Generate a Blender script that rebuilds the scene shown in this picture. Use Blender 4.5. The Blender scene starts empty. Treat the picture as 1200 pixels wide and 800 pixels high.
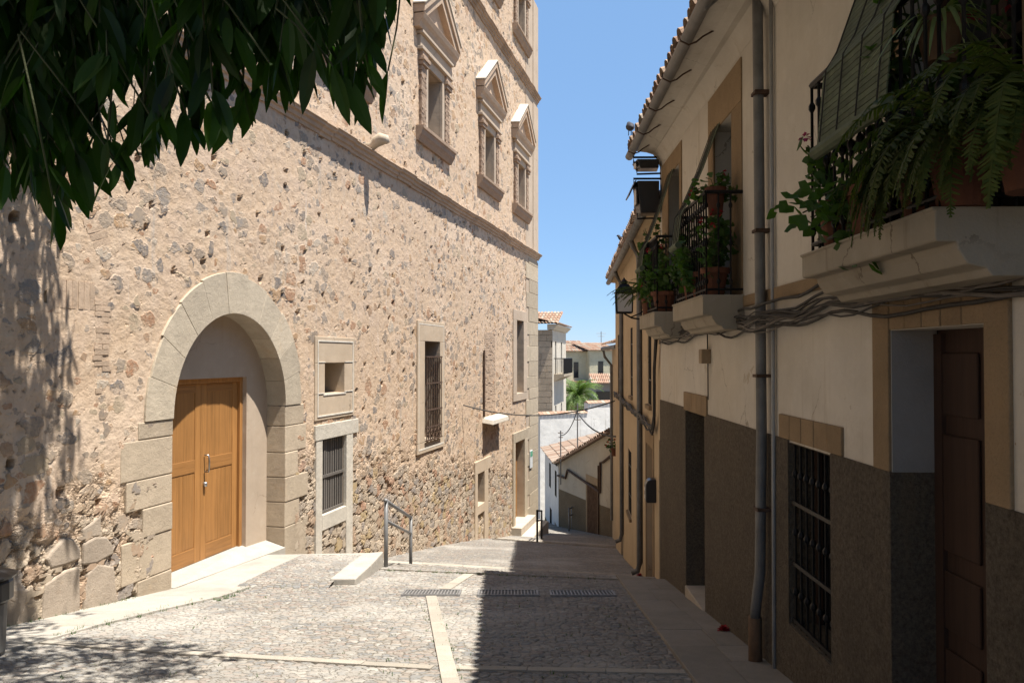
import bpy, bmesh, math, random
import numpy as np
from mathutils import Vector, Matrix
random.seed(7); RS = np.random.RandomState(11)
C = bpy.context.scene; COL = C.collection
R = math.radians
# ------------------------------------------------------------------ camera, sky, sun, exposure
F, HOR = 940.0, 418.0
PIT = math.atan((HOR-400)/F)
cam = bpy.data.cameras.new('camera'); co = bpy.data.objects.new('camera', cam); COL.objects.link(co)
cam.sensor_width = 36; cam.lens = F/1200*36; cam.clip_start = .05; cam.clip_end = 8000
co.location = (0, 0, 0); co.rotation_euler = (math.pi/2+PIT, 0, 0); C.camera = co
SUN = Vector((1.0, -.445, 3.02)).normalized()
w = bpy.data.worlds.new('World'); C.world = w; w.use_nodes = True
wn = w.node_tree; bg = wn.nodes['Background']
sk = wn.nodes.new('ShaderNodeTexSky'); sk.sky_type = 'NISHITA'; sk.sun_disc = False
sk.sun_elevation = math.asin(SUN.z); sk.sun_rotation = math.atan2(SUN.x, SUN.y)
sk.altitude = 450; sk.air_density = .9; sk.dust_density = 0.0; sk.ozone_density = 3.5
mxs = wn.nodes.new('ShaderNodeMix'); mxs.data_type = 'RGBA'; mxs.blend_type = 'MULTIPLY'; mxs.inputs[0].default_value = 1; mxs.inputs[7].default_value = (.36, .36, .36, 1)
adds = wn.nodes.new('ShaderNodeMix'); adds.data_type = 'RGBA'; adds.blend_type = 'ADD'; adds.inputs[0].default_value = 1; adds.inputs[7].default_value = (1.04, 1.93, 3.36, 1)
wn.links.new(sk.outputs[0], mxs.inputs[6]); wn.links.new(mxs.outputs[2], adds.inputs[6]); wn.links.new(adds.outputs[2], bg.inputs[0]); bg.inputs[1].default_value = .075
sl = bpy.data.lights.new('sun', 'SUN'); so = bpy.data.objects.new('sun', sl); COL.objects.link(so)
sl.energy = 5.0; sl.angle = R(.55); sl.color = (1.0, .95, .87)
so.rotation_euler = (-SUN).to_track_quat('-Z', 'Y').to_euler(); so.location = (6, -4, 20)
C.view_settings.view_transform = 'Standard'; C.view_settings.look = 'None'
C.view_settings.gamma = 1; C.view_settings.exposure = 1.25
C.render.engine = 'CYCLES'; C.cycles.max_bounces = 8; C.cycles.diffuse_bounces = 5
C.cycles.use_denoising = True

# ------------------------------------------------------------------ materials
class G:
    def __init__(s, name, rough=.85, spec=.25):
        s.m = bpy.data.materials.new(name); s.m.use_nodes = True
        s.nt = s.m.node_tree; s.b = s.nt.nodes['Principled BSDF']; s.out = s.nt.nodes['Material Output']
        s.b.inputs['Roughness'].default_value = rough; s.b.inputs['Specular IOR Level'].default_value = spec
    def set(s, sock, v):
        if isinstance(v, bpy.types.NodeSocket): s.nt.links.new(v, sock)
        elif isinstance(v, (tuple, list)) and sock.type == 'RGBA' and len(v) == 3: sock.default_value = (*v, 1)
        else: sock.default_value = v
    def n(s, t, **k):
        x = s.nt.nodes.new(t)
        for a, v in k.items(): setattr(x, a, v)
        return x
    def obj(s): return s.n('ShaderNodeTexCoord').outputs['Object']
    def wpos(s): return s.n('ShaderNodeNewGeometry').outputs['Position']
    def island(s): return s.n('ShaderNodeNewGeometry').outputs['Random Per Island']
    def orand(s): return s.n('ShaderNodeObjectInfo').outputs['Random']
    def sep(s, v):
        x = s.n('ShaderNodeSeparateXYZ'); s.set(x.inputs[0], v); return x.outputs
    def comb(s, a, b, c):
        x = s.n('ShaderNodeCombineXYZ')
        for i, v in enumerate((a, b, c)): s.set(x.inputs[i], v)
        return x.outputs[0]
    def math(s, op, a, b=0.0, c=None, clamp=False):
        x = s.n('ShaderNodeMath', operation=op, use_clamp=clamp); s.set(x.inputs[0], a); s.set(x.inputs[1], b)
        if c is not None: s.set(x.inputs[2], c)
        return x.outputs[0]
    def vmath(s, op, a, b):
        x = s.n('ShaderNodeVectorMath', operation=op); s.set(x.inputs[0], a)
        if op == 'SCALE': s.set(x.inputs['Scale'], b)
        else: s.set(x.inputs[1], b)
        return x.outputs[0]
    def noise(s, v, scale, det=4, rough=.6, out='Fac', dist=0):
        x = s.n('ShaderNodeTexNoise'); s.set(x.inputs['Vector'], v)
        x.inputs['Scale'].default_value = scale; x.inputs['Detail'].default_value = det
        x.inputs['Roughness'].default_value = rough; x.inputs['Distortion'].default_value = dist
        return x.outputs[out]
    def vor(s, v, scale, feature='F1', dim='3D', rnd=1.0):
        x = s.n('ShaderNodeTexVoronoi', feature=feature, voronoi_dimensions=dim); s.set(x.inputs['Vector'], v)
        x.inputs['Scale'].default_value = scale; x.inputs['Randomness'].default_value = rnd
        return x.outputs
    def mr(s, v, a, b, c=0.0, d=1.0, smooth=True):
        x = s.n('ShaderNodeMapRange', interpolation_type='SMOOTHSTEP' if smooth else 'LINEAR')
        for i, q in enumerate((v, a, b, c, d)): s.set(x.inputs[i], q)
        return x.outputs[0]
    def ramp(s, f, stops, const=False):
        x = s.n('ShaderNodeValToRGB'); e = x.color_ramp.elements
        if const: x.color_ramp.interpolation = 'CONSTANT'
        while len(e) < len(stops): e.new(.5)
        for el, (p, c) in zip(e, stops): el.position = p; el.color = (*c, 1)
        s.set(x.inputs[0], f); return x.outputs[0]
    def mix(s, f, a, b, mode='MIX'):
        x = s.n('ShaderNodeMix', data_type='RGBA', blend_type=mode)
        s.set(x.inputs[0], f); s.set(x.inputs[6], a); s.set(x.inputs[7], b); return x.outputs[2]
    def fmix(s, f, a, b):
        x = s.n('ShaderNodeMix', data_type='FLOAT'); s.set(x.inputs[0], f); s.set(x.inputs[2], a); s.set(x.inputs[3], b); return x.outputs[0]
    def col(s, v): s.set(s.b.inputs['Base Color'], s.mix(1.0, v, (.72, .72, .72), 'MULTIPLY'))
    def bump(s, h, dist=.01, strength=1.0):
        x = s.n('ShaderNodeBump'); x.inputs['Strength'].default_value = strength; x.inputs['Distance'].default_value = dist
        s.set(x.inputs['Height'], h); s.set(s.b.inputs['Normal'], x.outputs[0])
    def disp(s, h):
        x = s.n('ShaderNodeDisplacement'); x.inputs['Midlevel'].default_value = 0; x.inputs['Scale'].default_value = 1
        s.set(x.inputs['Height'], h); s.set(s.out.inputs['Displacement'], x.outputs[0]); s.m.displacement_method = 'BOTH'

def simple(name, c, rough=.8, var=.18, scale=6, bump=.004, bscale=60, metal=0, isl=.0, spec=.25, stain=None):
    g = G(name, rough, spec); p = g.obj()
    n1 = g.noise(p, scale, 6, .65)
    lo = tuple(x*(1-var) for x in c); hi = tuple(min(1, x*(1+var)) for x in c)
    k = g.ramp(n1, [(.3, lo), (.7, hi)])
    if isl:
        f = g.mr(g.island(), 0, 1, 1-isl, 1+isl*.6, False)
        k = g.mix(1.0, k, g.comb(f, f, f), 'MULTIPLY')
    if stain:
        k = g.mix(g.mr(g.noise(p, scale*.35, 5, .7), .52, .72), k, stain)
    g.col(k)
    if bump: g.bump(g.noise(p, bscale, 5, .7), bump)
    g.b.inputs['Metallic'].default_value = metal
    return g.m

def rubble():
    g = G('rubble', .92, .15); o = g.sep(g.obj()); a, z = o[0], o[2]
    p0 = g.comb(a, z, 0.0)
    wv = g.vmath('SUBTRACT', g.noise(p0, 3.2, 4, .6, 'Color'), (.5, .5, .5))
    p = g.vmath('ADD', p0, g.vmath('SCALE', wv, .16))
    wf = g.vmath('SUBTRACT', g.noise(p0, 15, 4, .65, 'Color'), (.5, .5, .5)); p = g.vmath('ADD', p, g.vmath('SCALE', wf, .06))
    ps = g.vmath('MULTIPLY', p, (1.0, 1.35, 1.0))
    big = g.noise(p0, .42, 4, .6); fine = g.noise(p0, 26, 6, .7); med = g.noise(p0, 7, 5, .65); mid = g.noise(p0, 1.6, 5, .7)
    right = g.mr(a, 11.0, 13.5)
    zl = g.fmix(right, g.math('ADD', z, 1.75), g.math('ADD', g.math('MULTIPLY', g.math('SUBTRACT', a, 13.0), .15), g.math('ADD', z, 1.9)))
    low = g.mr(g.math('ADD', zl, g.math('MULTIPLY', g.math('SUBTRACT', mid, .5), 2.6)), -.5, .5, 1, 0)
    far = g.mr(a, 10, 24)
    dens = g.math('ADD', g.fmix(far, .26, .38), g.math('MULTIPLY', g.math('SUBTRACT', big, .5), 1.9))
    cov = g.math('MAXIMUM', g.mr(g.noise(p0, 6.0, 5, .75), .51, .62), g.mr(g.noise(g.vmath('ADD', p0, (5, 9, 0)), 1.1, 5, .7), .52, .64))
    def layer(off, sc, rlo, rhi, k, feat_low):
        q = g.vmath('ADD', ps, off)
        v = g.vor(q, sc, 'F1', '2D'); e = g.vor(q, sc, 'DISTANCE_TO_EDGE', '2D')[0]
        c = g.n('ShaderNodeSeparateColor'); g.set(c.inputs[0], v[1]); c = c.outputs
        th = g.math('MULTIPLY', dens, k)
        if feat_low: th = g.math('MAXIMUM', th, low)
        ed = g.math('ADD', e, g.math('MULTIPLY', g.math('SUBTRACT', med, .5), .12))
        t0 = g.math('ADD', .05, g.math('MULTIPLY', c[1], .10))
        if feat_low: t0 = g.fmix(low, t0, .022)
        m = g.math('MULTIPLY', g.math('LESS_THAN', c[0], th), g.mr(ed, t0, g.math('ADD', t0, .03)))
        r = g.mr(g.math('ADD', v[0], g.math('MULTIPLY', g.math('SUBTRACT', g.noise(p0, 9, 4, .6), .5), .3)), rlo, rhi, 1, 0)
        if feat_low: r = g.math('MAXIMUM', r, low)
        m = g.math('MULTIPLY', m, r)
        m = g.math('MULTIPLY', m, g.math('SUBTRACT', 1.0, g.math('MULTIPLY', cov, g.fmix(low, .75, .35) if feat_low else .75)))
        return m, ed, c
    mA, eA, cA = layer((0, 0, 0), 3.9, .46, .52, .85, True)
    mB, eB, cB = layer((7.3, 2.1, 0), 2.5, .42, .48, .55, False)
    mC, eC, cC = layer((3.9, 8.4, 0), 8.0, .42, .5, .62, False)
    mB = g.math('MULTIPLY', mB, g.math('SUBTRACT', 1.0, low))
    pal = [(0, (.30, .245, .20)), (.13, (.48, .30, .165)), (.26, (.38, .31, .245)), (.38, (.22, .20, .19)), (.5, (.44, .24, .14)),
           (.6, (.46, .37, .26)), (.72, (.32, .285, .255)), (.84, (.42, .27, .17)), (.93, (.56, .48, .39))]
    def tone(c):
        k = g.ramp(c[2], pal, True)
        k = g.mix(g.mr(g.noise(p0, 20, 6, .75), .38, .66, 0, .7), k, (.52, .40, .285))
        return g.mix(g.mr(g.noise(p0, 34, 5, .7), .30, .42, .4, 0), k, (.16, .13, .11))
    sA, sB, sC = tone(cA), tone(cB), tone(cC)
    lowc = g.ramp(cA[2], [(0, (.52, .42, .31)), (.2, (.42, .35, .28)), (.42, (.56, .46, .35)), (.58, (.45, .31, .21)), (.7, (.33, .285, .25)), (.82, (.47, .265, .17)), (.91, (.50, .37, .20))], True)
    lowc = g.mix(g.mr(g.noise(p0, 11, 5, .7), .38, .72, 0, .5), lowc, (.58, .48, .37))
    lowc = g.mix(g.mr(g.noise(p0, 30, 5, .7), .30, .44, .5, 0), lowc, (.20, .16, .125))
    sA = g.mix(low, sA, lowc)
    mo = g.ramp(med, [(.25, (.54, .385, .255)), (.5, (.65, .48, .335)), (.75, (.73, .565, .41))])
    mo = g.mix(g.mr(mid, .45, .68, 0, .75), mo, (.64, .485, .365))
    mo = g.mix(g.mr(big, .50, .66, 0, .7), mo, (.74, .575, .43))
    mo = g.mix(g.mr(g.noise(g.vmath('MULTIPLY', p0, (2.4, .3, 1)), 1.3, 5, .7), .57, .70, 0, .65), mo, (.50, .435, .37))
    mo = g.mix(g.mr(g.noise(g.vmath('MULTIPLY', g.vmath('ADD', p0, (11, 4, 0)), (3.5, .25, 1)), 1.1, 5, .7), .62, .70, 0, .6), mo, (.74, .66, .57))
    mo = g.mix(g.math('MULTIPLY', low, .6), mo, (.46, .35, .25))
    k = g.mix(mC, mo, sC); k = g.mix(mA, k, sA); k = g.mix(mB, k, sB)
    k = g.mix(g.mr(g.noise(p0, 5.5, 4, .7), .67, .74, 0, .7), k, (.74, .65, .55))
    g.col(k)
    dome = g.mr(eA, 0, .10, 0, 1)
    pit = g.mr(fine, .30, .42, -.014, 0)
    pock = g.mr(g.noise(p0, 10, 4, .6), .31, .37, -.028, 0)
    mort = g.math('ADD', g.math('ADD', g.math('MULTIPLY', med, .026), pit), g.math('ADD', pock, -.014))
    mort = g.fmix(low, mort, g.math('ADD', g.math('MULTIPLY', fine, .035), -.062))
    rough_ = g.math('MULTIPLY', g.noise(p0, 18, 4, .75), .02)
    shA = g.math('ADD', g.math('ADD', g.math('MULTIPLY', dome, g.fmix(low, .004, .026)), g.math('MULTIPLY', g.math('SUBTRACT', cA[1], .5), g.fmix(low, .03, .045))), rough_)
    shB = g.math('ADD', g.math('MULTIPLY', g.math('SUBTRACT', cB[1], .5), .035), rough_)
    h = g.fmix(g.math('MULTIPLY', mC, .5), mort, rough_); h = g.fmix(mA, h, shA); h = g.fmix(mB, h, shB)
    vh = g.vor(g.vmath('ADD', p, (3.1, 5.7, 0)), 1.5, 'F1', '2D')
    ch = g.n('ShaderNodeSeparateColor'); g.set(ch.inputs[0], vh[1])
    hole = g.math('MULTIPLY', g.math('LESS_THAN', ch.outputs[0], .5), g.mr(vh[0], .06, .085, 1, 0))
    h = g.math('SUBTRACT', h, g.math('MULTIPLY', hole, .16))
    und = g.math('MULTIPLY', g.math('SUBTRACT', g.noise(p0, .8, 2, .5), .5), .05)
    h = g.math('MINIMUM', g.math('ADD', g.math('ADD', h, und), g.fmix(low, -.012, -.032)), .008)
    g.disp(h)
    return g.m

def cobble():
    g = G('cobbles', .75, .3); o = g.sep(g.wpos()); p0 = g.comb(o[0], o[1], 0.0)
    wv = g.vmath('SUBTRACT', g.noise(p0, 5, 3, .6, 'Color'), (.5, .5, .5))
    p = g.vmath('MULTIPLY', g.vmath('ADD', p0, g.vmath('SCALE', wv, .07)), (1.0, 1.75, 1))
    v = g.vor(p, 12.0, 'F1', '2D', .95); e = g.vor(p, 12.0, 'DISTANCE_TO_EDGE', '2D', .9)[0]
    cs = g.n('ShaderNodeSeparateColor'); g.set(cs.inputs[0], v[1]); c = cs.outputs
    med = g.noise(p0, 9, 5, .7)
    m = g.mr(g.math('ADD', e, g.math('MULTIPLY', g.math('SUBTRACT', med, .5), .1)), .02, .085)
    st = g.ramp(c[0], [(0, (.37, .345, .32)), (.18, (.27, .275, .285)), (.34, (.43, .365, .315)), (.5, (.33, .30, .275)), (.62, (.47, .44, .40)), (.74, (.38, .30, .265)), (.86, (.25, .25, .255)), (.94, (.56, .535, .50))], True)
    st = g.mix(g.mr(g.noise(p0, 22, 5, .7), .3, .7, 0, .5), st, (.42, .39, .36))
    jo = g.ramp(med, [(.3, (.27, .235, .19)), (.7, (.38, .335, .28))])
    k = g.mix(m, jo, st)
    k = g.mix(g.mr(g.noise(p0, .8, 5, .7), .5, .75, 0, .6), k, (.46, .435, .40))
    k = g.mix(g.mr(g.noise(p0, 1.7, 5, .75), .68, .76, 0, .7), k, (.60, .57, .53))
    k = g.mix(1.0, k, (.755, .745, .71), 'MULTIPLY')
    bt = g.noise(p0, .45, 5, .7); k = g.mix(g.mr(bt, .45, .66, 0, .65), k, (.50, .465, .41)); k = g.mix(g.mr(g.noise(g.vmath('ADD', p0, (9, 3, 0)), .6, 5, .7), .52, .72, 0, .45), k, (.24, .225, .20))
    k = g.mix(g.math('MULTIPLY', g.math('SUBTRACT', 1.0, m), g.mr(g.noise(p0, 1.3, 4, .7), .6, .72, 0, .7)), k, (.10, .12, .05))
    g.col(k)
    h = g.math('ADD', g.math('MULTIPLY', g.math('MULTIPLY', m, g.mr(e, 0, .25, .6, 1)), .013), g.math('MULTIPLY', g.math('SUBTRACT', c[1], .5), g.math('MULTIPLY', m, .010)))
    h = g.math('ADD', h, g.math('MULTIPLY', g.noise(p0, 35, 4, .7), .005))
    g.disp(g.math('SUBTRACT', h, .025))
    return g.m

def plaster(name, base, stain, pale, streak=.5, bump=.006):
    g = G(name, .93, .12); p = g.obj(); o = g.sep(p)
    n1 = g.noise(p, 1.1, 6, .65); n2 = g.noise(p, 5, 6, .7)
    k = g.ramp(n1, [(.3, tuple(x*.88 for x in base)), (.7, tuple(x*1.07 for x in base))])
    k = g.mix(g.mr(n2, .5, .72, 0, .4), k, pale)
    sv = g.vmath('MULTIPLY', p, (3.2, 3.2, .22))
    k = g.mix(g.mr(g.noise(sv, 1.6, 5, .7), .55, .74, 0, streak), k, stain)
    k = g.mix(g.mr(g.noise(p, 2.3, 5, .72, dist=.4), .665, .685, 0, .8), k, tuple(x*1.02 for x in stain))
    k = g.mix(g.mr(g.noise(g.vmath('MULTIPLY', p, (1, 1, .6)), 1.7, 6, .78), .70, .712, 0, .85), k, (.46, .33, .19))
    pw = g.vmath('ADD', p, g.vmath('SCALE', g.noise(p, 4, 5, .7, 'Color'), .22))
    cr_ = g.math('MULTIPLY', g.math('LESS_THAN', g.vor(pw, .9, 'DISTANCE_TO_EDGE')[0], .0045), g.mr(g.noise(p, .9, 3, .6), .50, .58))
    k = g.mix(g.math('MULTIPLY', cr_, .6), k, tuple(x*.45 for x in stain))
    k = g.mix(g.mr(g.noise(g.vmath('ADD', p, (4, 2, 7)), .7, 6, .75), .5, .7, 0, .45), k, tuple((x+y_)*.5*.92 for x, y_ in zip(base, stain)))
    g.col(k)
    h = g.math('ADD', g.math('MULTIPLY', g.noise(p, 2.2, 3, .5), 2.0), g.math('MULTIPLY', g.noise(p, 45, 5, .7), .35))
    g.bump(h, bump*2)
    return g.m

def stucco(name, base):
    g = G(name, .95, .1); p = g.obj()
    n = g.noise(p, 42, 5, .8); n2 = g.noise(p, 1.4, 5, .7)
    k = g.ramp(n, [(.3, tuple(x*.45 for x in base)), (.7, tuple(x*1.45 for x in base))])
    k = g.mix(g.mr(n2, .45, .7, 0, .45), k, tuple(x*.62 for x in base))
    k = g.mix(g.mr(g.noise(g.vmath('MULTIPLY', p, (2.5, 2.5, .3)), 1.5, 4, .7), .56, .72, 0, .4), k, (base[0]*1.5, base[1]*1.35, base[2]*1.15))
    g.col(k); g.bump(n, .06); return g.m

def stone(name, base, isl=.16, joint=0, scale=3.0):
    g = G(name, .9, .18); p = g.obj()
    n1 = g.noise(p, scale, 6, .7); n2 = g.noise(p, 60, 4, .75)
    k = g.ramp(n1, [(.28, tuple(x*.82 for x in base)), (.72, tuple(x*1.12 for x in base))])
    f = g.mr(g.island(), 0, 1, 1-isl, 1+isl*.7, False)
    k = g.mix(1.0, k, g.comb(f, f, f), 'MULTIPLY')
    k = g.mix(g.mr(n2, .35, .5, .35, 0), k, tuple(x*.6 for x in base))
    k = g.mix(g.mr(g.noise(p, 1.6, 6, .75), .56, .75, 0, .5), k, (base[0]*1.02, base[1]*.86, base[2]*.68))
    g.col(k)
    g.bump(g.math('ADD', g.math('MULTIPLY', n2, .5), g.math('MULTIPLY', g.noise(p, 14, 5, .7), .8)), .012)
    return g.m

def wood(name, base, axis=2, rough=.5):
    g = G(name, rough, .35); p = g.obj()
    sc = [26, 26, 26]; sc[axis] = 1.1
    n = g.noise(g.vmath('MULTIPLY', p, tuple(sc)), 1.0, 6, .65, dist=.6)
    k = g.ramp(n, [(.25, tuple(x*.62 for x in base)), (.5, base), (.75, tuple(min(1, x*1.25) for x in base))])
    k = g.mix(g.mr(g.noise(p, 1.2, 4, .6), .35, .7, 0, .35), k, tuple(x*.7 for x in base))
    f = g.mr(g.island(), 0, 1, .86, 1.1, False); k = g.mix(1.0, k, g.comb(f, f, f), 'MULTIPLY')
    g.col(k); g.bump(n, .003); return g.m

def leafmat(name, a, b, trans=.25, rough=.38):
    g = G(name, rough, .22)
    k = g.mix(g.island(), a, b); g.col(k)
    t = g.n('ShaderNodeBsdfTranslucent'); g.set(t.inputs[0], g.mix(.5, k, (a[0]*3+.05, b[1]*2.4+.06, .01)))
    mx = g.n('ShaderNodeMixShader'); mx.inputs[0].default_value = trans
    g.nt.links.new(g.b.outputs[0], mx.inputs[1]); g.nt.links.new(t.outputs[0], mx.inputs[2]); g.nt.links.new(mx.outputs[0], g.out.inputs[0])
    return g.m

def tilemat(name, a, b, c):
    g = G(name, .9, .15); p = g.obj()
    k = g.ramp(g.island(), [(0, a), (.35, b), (.6, c), (.8, a), (.92, (.46, .38, .30))], True)
    k = g.mix(g.mr(g.noise(p, 7, 6, .75), .42, .68, 0, .6), k, (.30, .27, .22)); g.col(k)
    g.bump(g.noise(p, 40, 4, .7), .006); return g.m

def glassy(name, c, rough=.12): return simple(name, c, rough, .1, 2, 0, spec=.5)

MT = dict(
    rubble=rubble(), cobble=cobble(),
    granite=stone('granite', (.61, .515, .39), .18), jambstone=stone('jamb_stone', (.58, .47, .345), .16), quoin=stone('quoin_stone', (.52, .43, .315), .14),
    tanstone=stone('tan_stone', (.36, .255, .15), .18), kerb=stone('kerb_stone', (.47, .42, .35), .14), pave=stone('paving', (.49, .45, .39), .12),
    darkpave=stone('sidewalk_stone', (.36, .32, .27), .10), rough_stone=stone('rough_stone', (.47, .385, .30), .2),
    smooth=plaster('smooth_render', (.55, .44, .335), (.48, .36, .25), (.62, .52, .41), .35, .003),
    stucco_pale=plaster('pale_render', (.60, .475, .345), (.50, .37, .25), (.68, .57, .45), .3, .003),
    whitestone=stone('white_stone', (.70, .635, .53), .06), white=simple('white_line', (.78, .72, .62), .9),
    brick=stone('brick', (.44, .315, .225), .25), brickpale=stone('pale_brick', (.60, .445, .32), .14),
    cream=plaster('cream_plaster', (.74, .68, .585), (.53, .45, .34), (.84, .79, .70), .75),
    ochre=plaster('ochre_plaster', (.66, .51, .335), (.47, .35, .215), (.74, .60, .42), .45),
    beige=plaster('beige_plaster', (.56, .49, .385), (.45, .38, .29), (.62, .56, .46), .35),
    whitewash=plaster('whitewash', (.88, .86, .81), (.50, .47, .43), (.80, .78, .75), .5),
    greywash=plaster('grey_whitewash', (.82, .80, .76), (.50, .47, .43), (.90, .88, .84), .8),
    paleplaster=plaster('pale_plaster', (.70, .64, .54), (.52, .45, .36), (.76, .70, .62), .4),
    yellow=plaster('pale_yellow_plaster', (.70, .63, .44), (.56, .49, .35), (.74, .68, .52), .3),
    greyplaster=plaster('grey_plaster', (.30, .295, .29), (.22, .21, .2), (.36, .35, .34), .3),
    dado=stucco('brown_stucco', (.27, .222, .165)), dado2=stucco('ochre_stucco', (.42, .28, .11)), dado3=stucco('umber_stucco', (.27, .205, .13)),
    chipped=plaster('chipped_paint', (.44, .385, .30), (.25, .19, .13), (.54, .49, .41), .9), sill=stone('slab_stone', (.46, .385, .29), .1), greyrev=simple('grey_plaster_reveal', (.36, .33, .30), .9, .1, 4),
    door=wood('honey_wood', (.45, .215, .068), 2, .5), doorh=wood('honey_wood_rail', (.43, .205, .066), 0, .5),
    darkdoor=wood('dark_wood', (.062, .031, .019), 2, .8), greywood=wood('grey_wood', (.17, .15, .13), 2, .8), reddoor=wood('brown_wood', (.24, .13, .065)),
    iron=simple('black_iron', (.018, .017, .017), .5, .3, 20, .001, metal=.4), rust=simple('rusty_iron', (.10, .06, .04), .8, .4, 12),
    zinc=simple('zinc', (.21, .205, .195), .55, .25, 5, .001, metal=.3), pvc=simple('grey_pipe', (.42, .41, .39), .55, .15, 4), castiron=simple('cast_iron_pipe', (.17, .10, .055), .75, .3, 10),
    galv=simple('grey_paint_metal', (.25, .25, .25), .5, .15, 8, .001, metal=.3), cable=simple('cable', (.05, .045, .04), .7, .3, 9), cablegrey=simple('cable_grey', (.16, .14, .12), .7, .3, 9),
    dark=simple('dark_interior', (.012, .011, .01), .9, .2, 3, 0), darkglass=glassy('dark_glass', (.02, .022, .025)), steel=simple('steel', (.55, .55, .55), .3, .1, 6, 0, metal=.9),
    tile=tilemat('roof_tile', (.50, .31, .21), (.42, .24, .16), (.53, .40, .29)), flatdark=simple('old_dark_wood', (.12, .075, .05), 1.0, .3, 5, .003, spec=0.0), tilemix=tilemat('mixed_roof_tile', (.36, .24, .175), (.28, .185, .135), (.44, .35, .28)), tileold=tilemat('old_roof_tile', (.40, .27, .19), (.33, .21, .15), (.45, .33, .24)),
    pot=simple('terracotta', (.16, .064, .036), .85, .2, 7), black=simple('black_plastic', (.02, .02, .022), .35, .2, 9, 0, spec=.5),
    leaf=leafmat('tree_leaf', (.008, .018, .005), (.045, .095, .014), .28, .5), fern=leafmat('fern_leaf', (.04, .065, .015), (.10, .115, .025), .25, .65),  # brighter second colour of the tree leaf paints highlights onto some leaves
    ger=leafmat('geranium_leaf', (.035, .085, .02), (.07, .13, .03), .25, .55), spider=leafmat('spider_leaf', (.16, .22, .09), (.30, .34, .18), .3, .45),
    palm=leafmat('palm_leaf', (.10, .17, .045), (.17, .24, .07), .2, .5), deadpalm=simple('dry_frond', (.32, .19, .07), .9),
    flower=simple('red_petal', (.42, .02, .03), .7, .3, 30, 0), pink=simple('pink_petal', (.5, .05, .16), .7, .3, 30, 0), orange=simple('orange_petal', (.75, .19, .07), .7, .2, 20, 0),
    bark=simple('bark', (.11, .085, .06), .95, .35, 9, .02, 25), stem=simple('green_stem', (.09, .10, .045), .8),
    blind=simple('green_blind', (.125, .15, .09), .75, .25, 12, .001, isl=.2), milk=simple('milky_glass', (.62, .62, .60), .35, .05, 3, 0, spec=.5), pigeon=simple('pigeon_grey', (.05, .05, .06), .7, .4, 25),
    sign=simple('sign_white', (.75, .77, .77), .4, .03, 3, 0), signgreen=simple('sign_green', (.10, .40, .25), .4, .03, 3, 0), terrain=simple('earth', (.33, .28, .21), .95, .25, .3),
    lit=simple('grate_iron', (.34, .33, .32), .55, .3, 15, .001, metal=.5), step=stone('step_stone', (.60, .52, .42), .1), box=simple('beige_box', (.36, .27, .17), .7), ash=stone('ashlar', (.52, .42, .31), .16))

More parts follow.
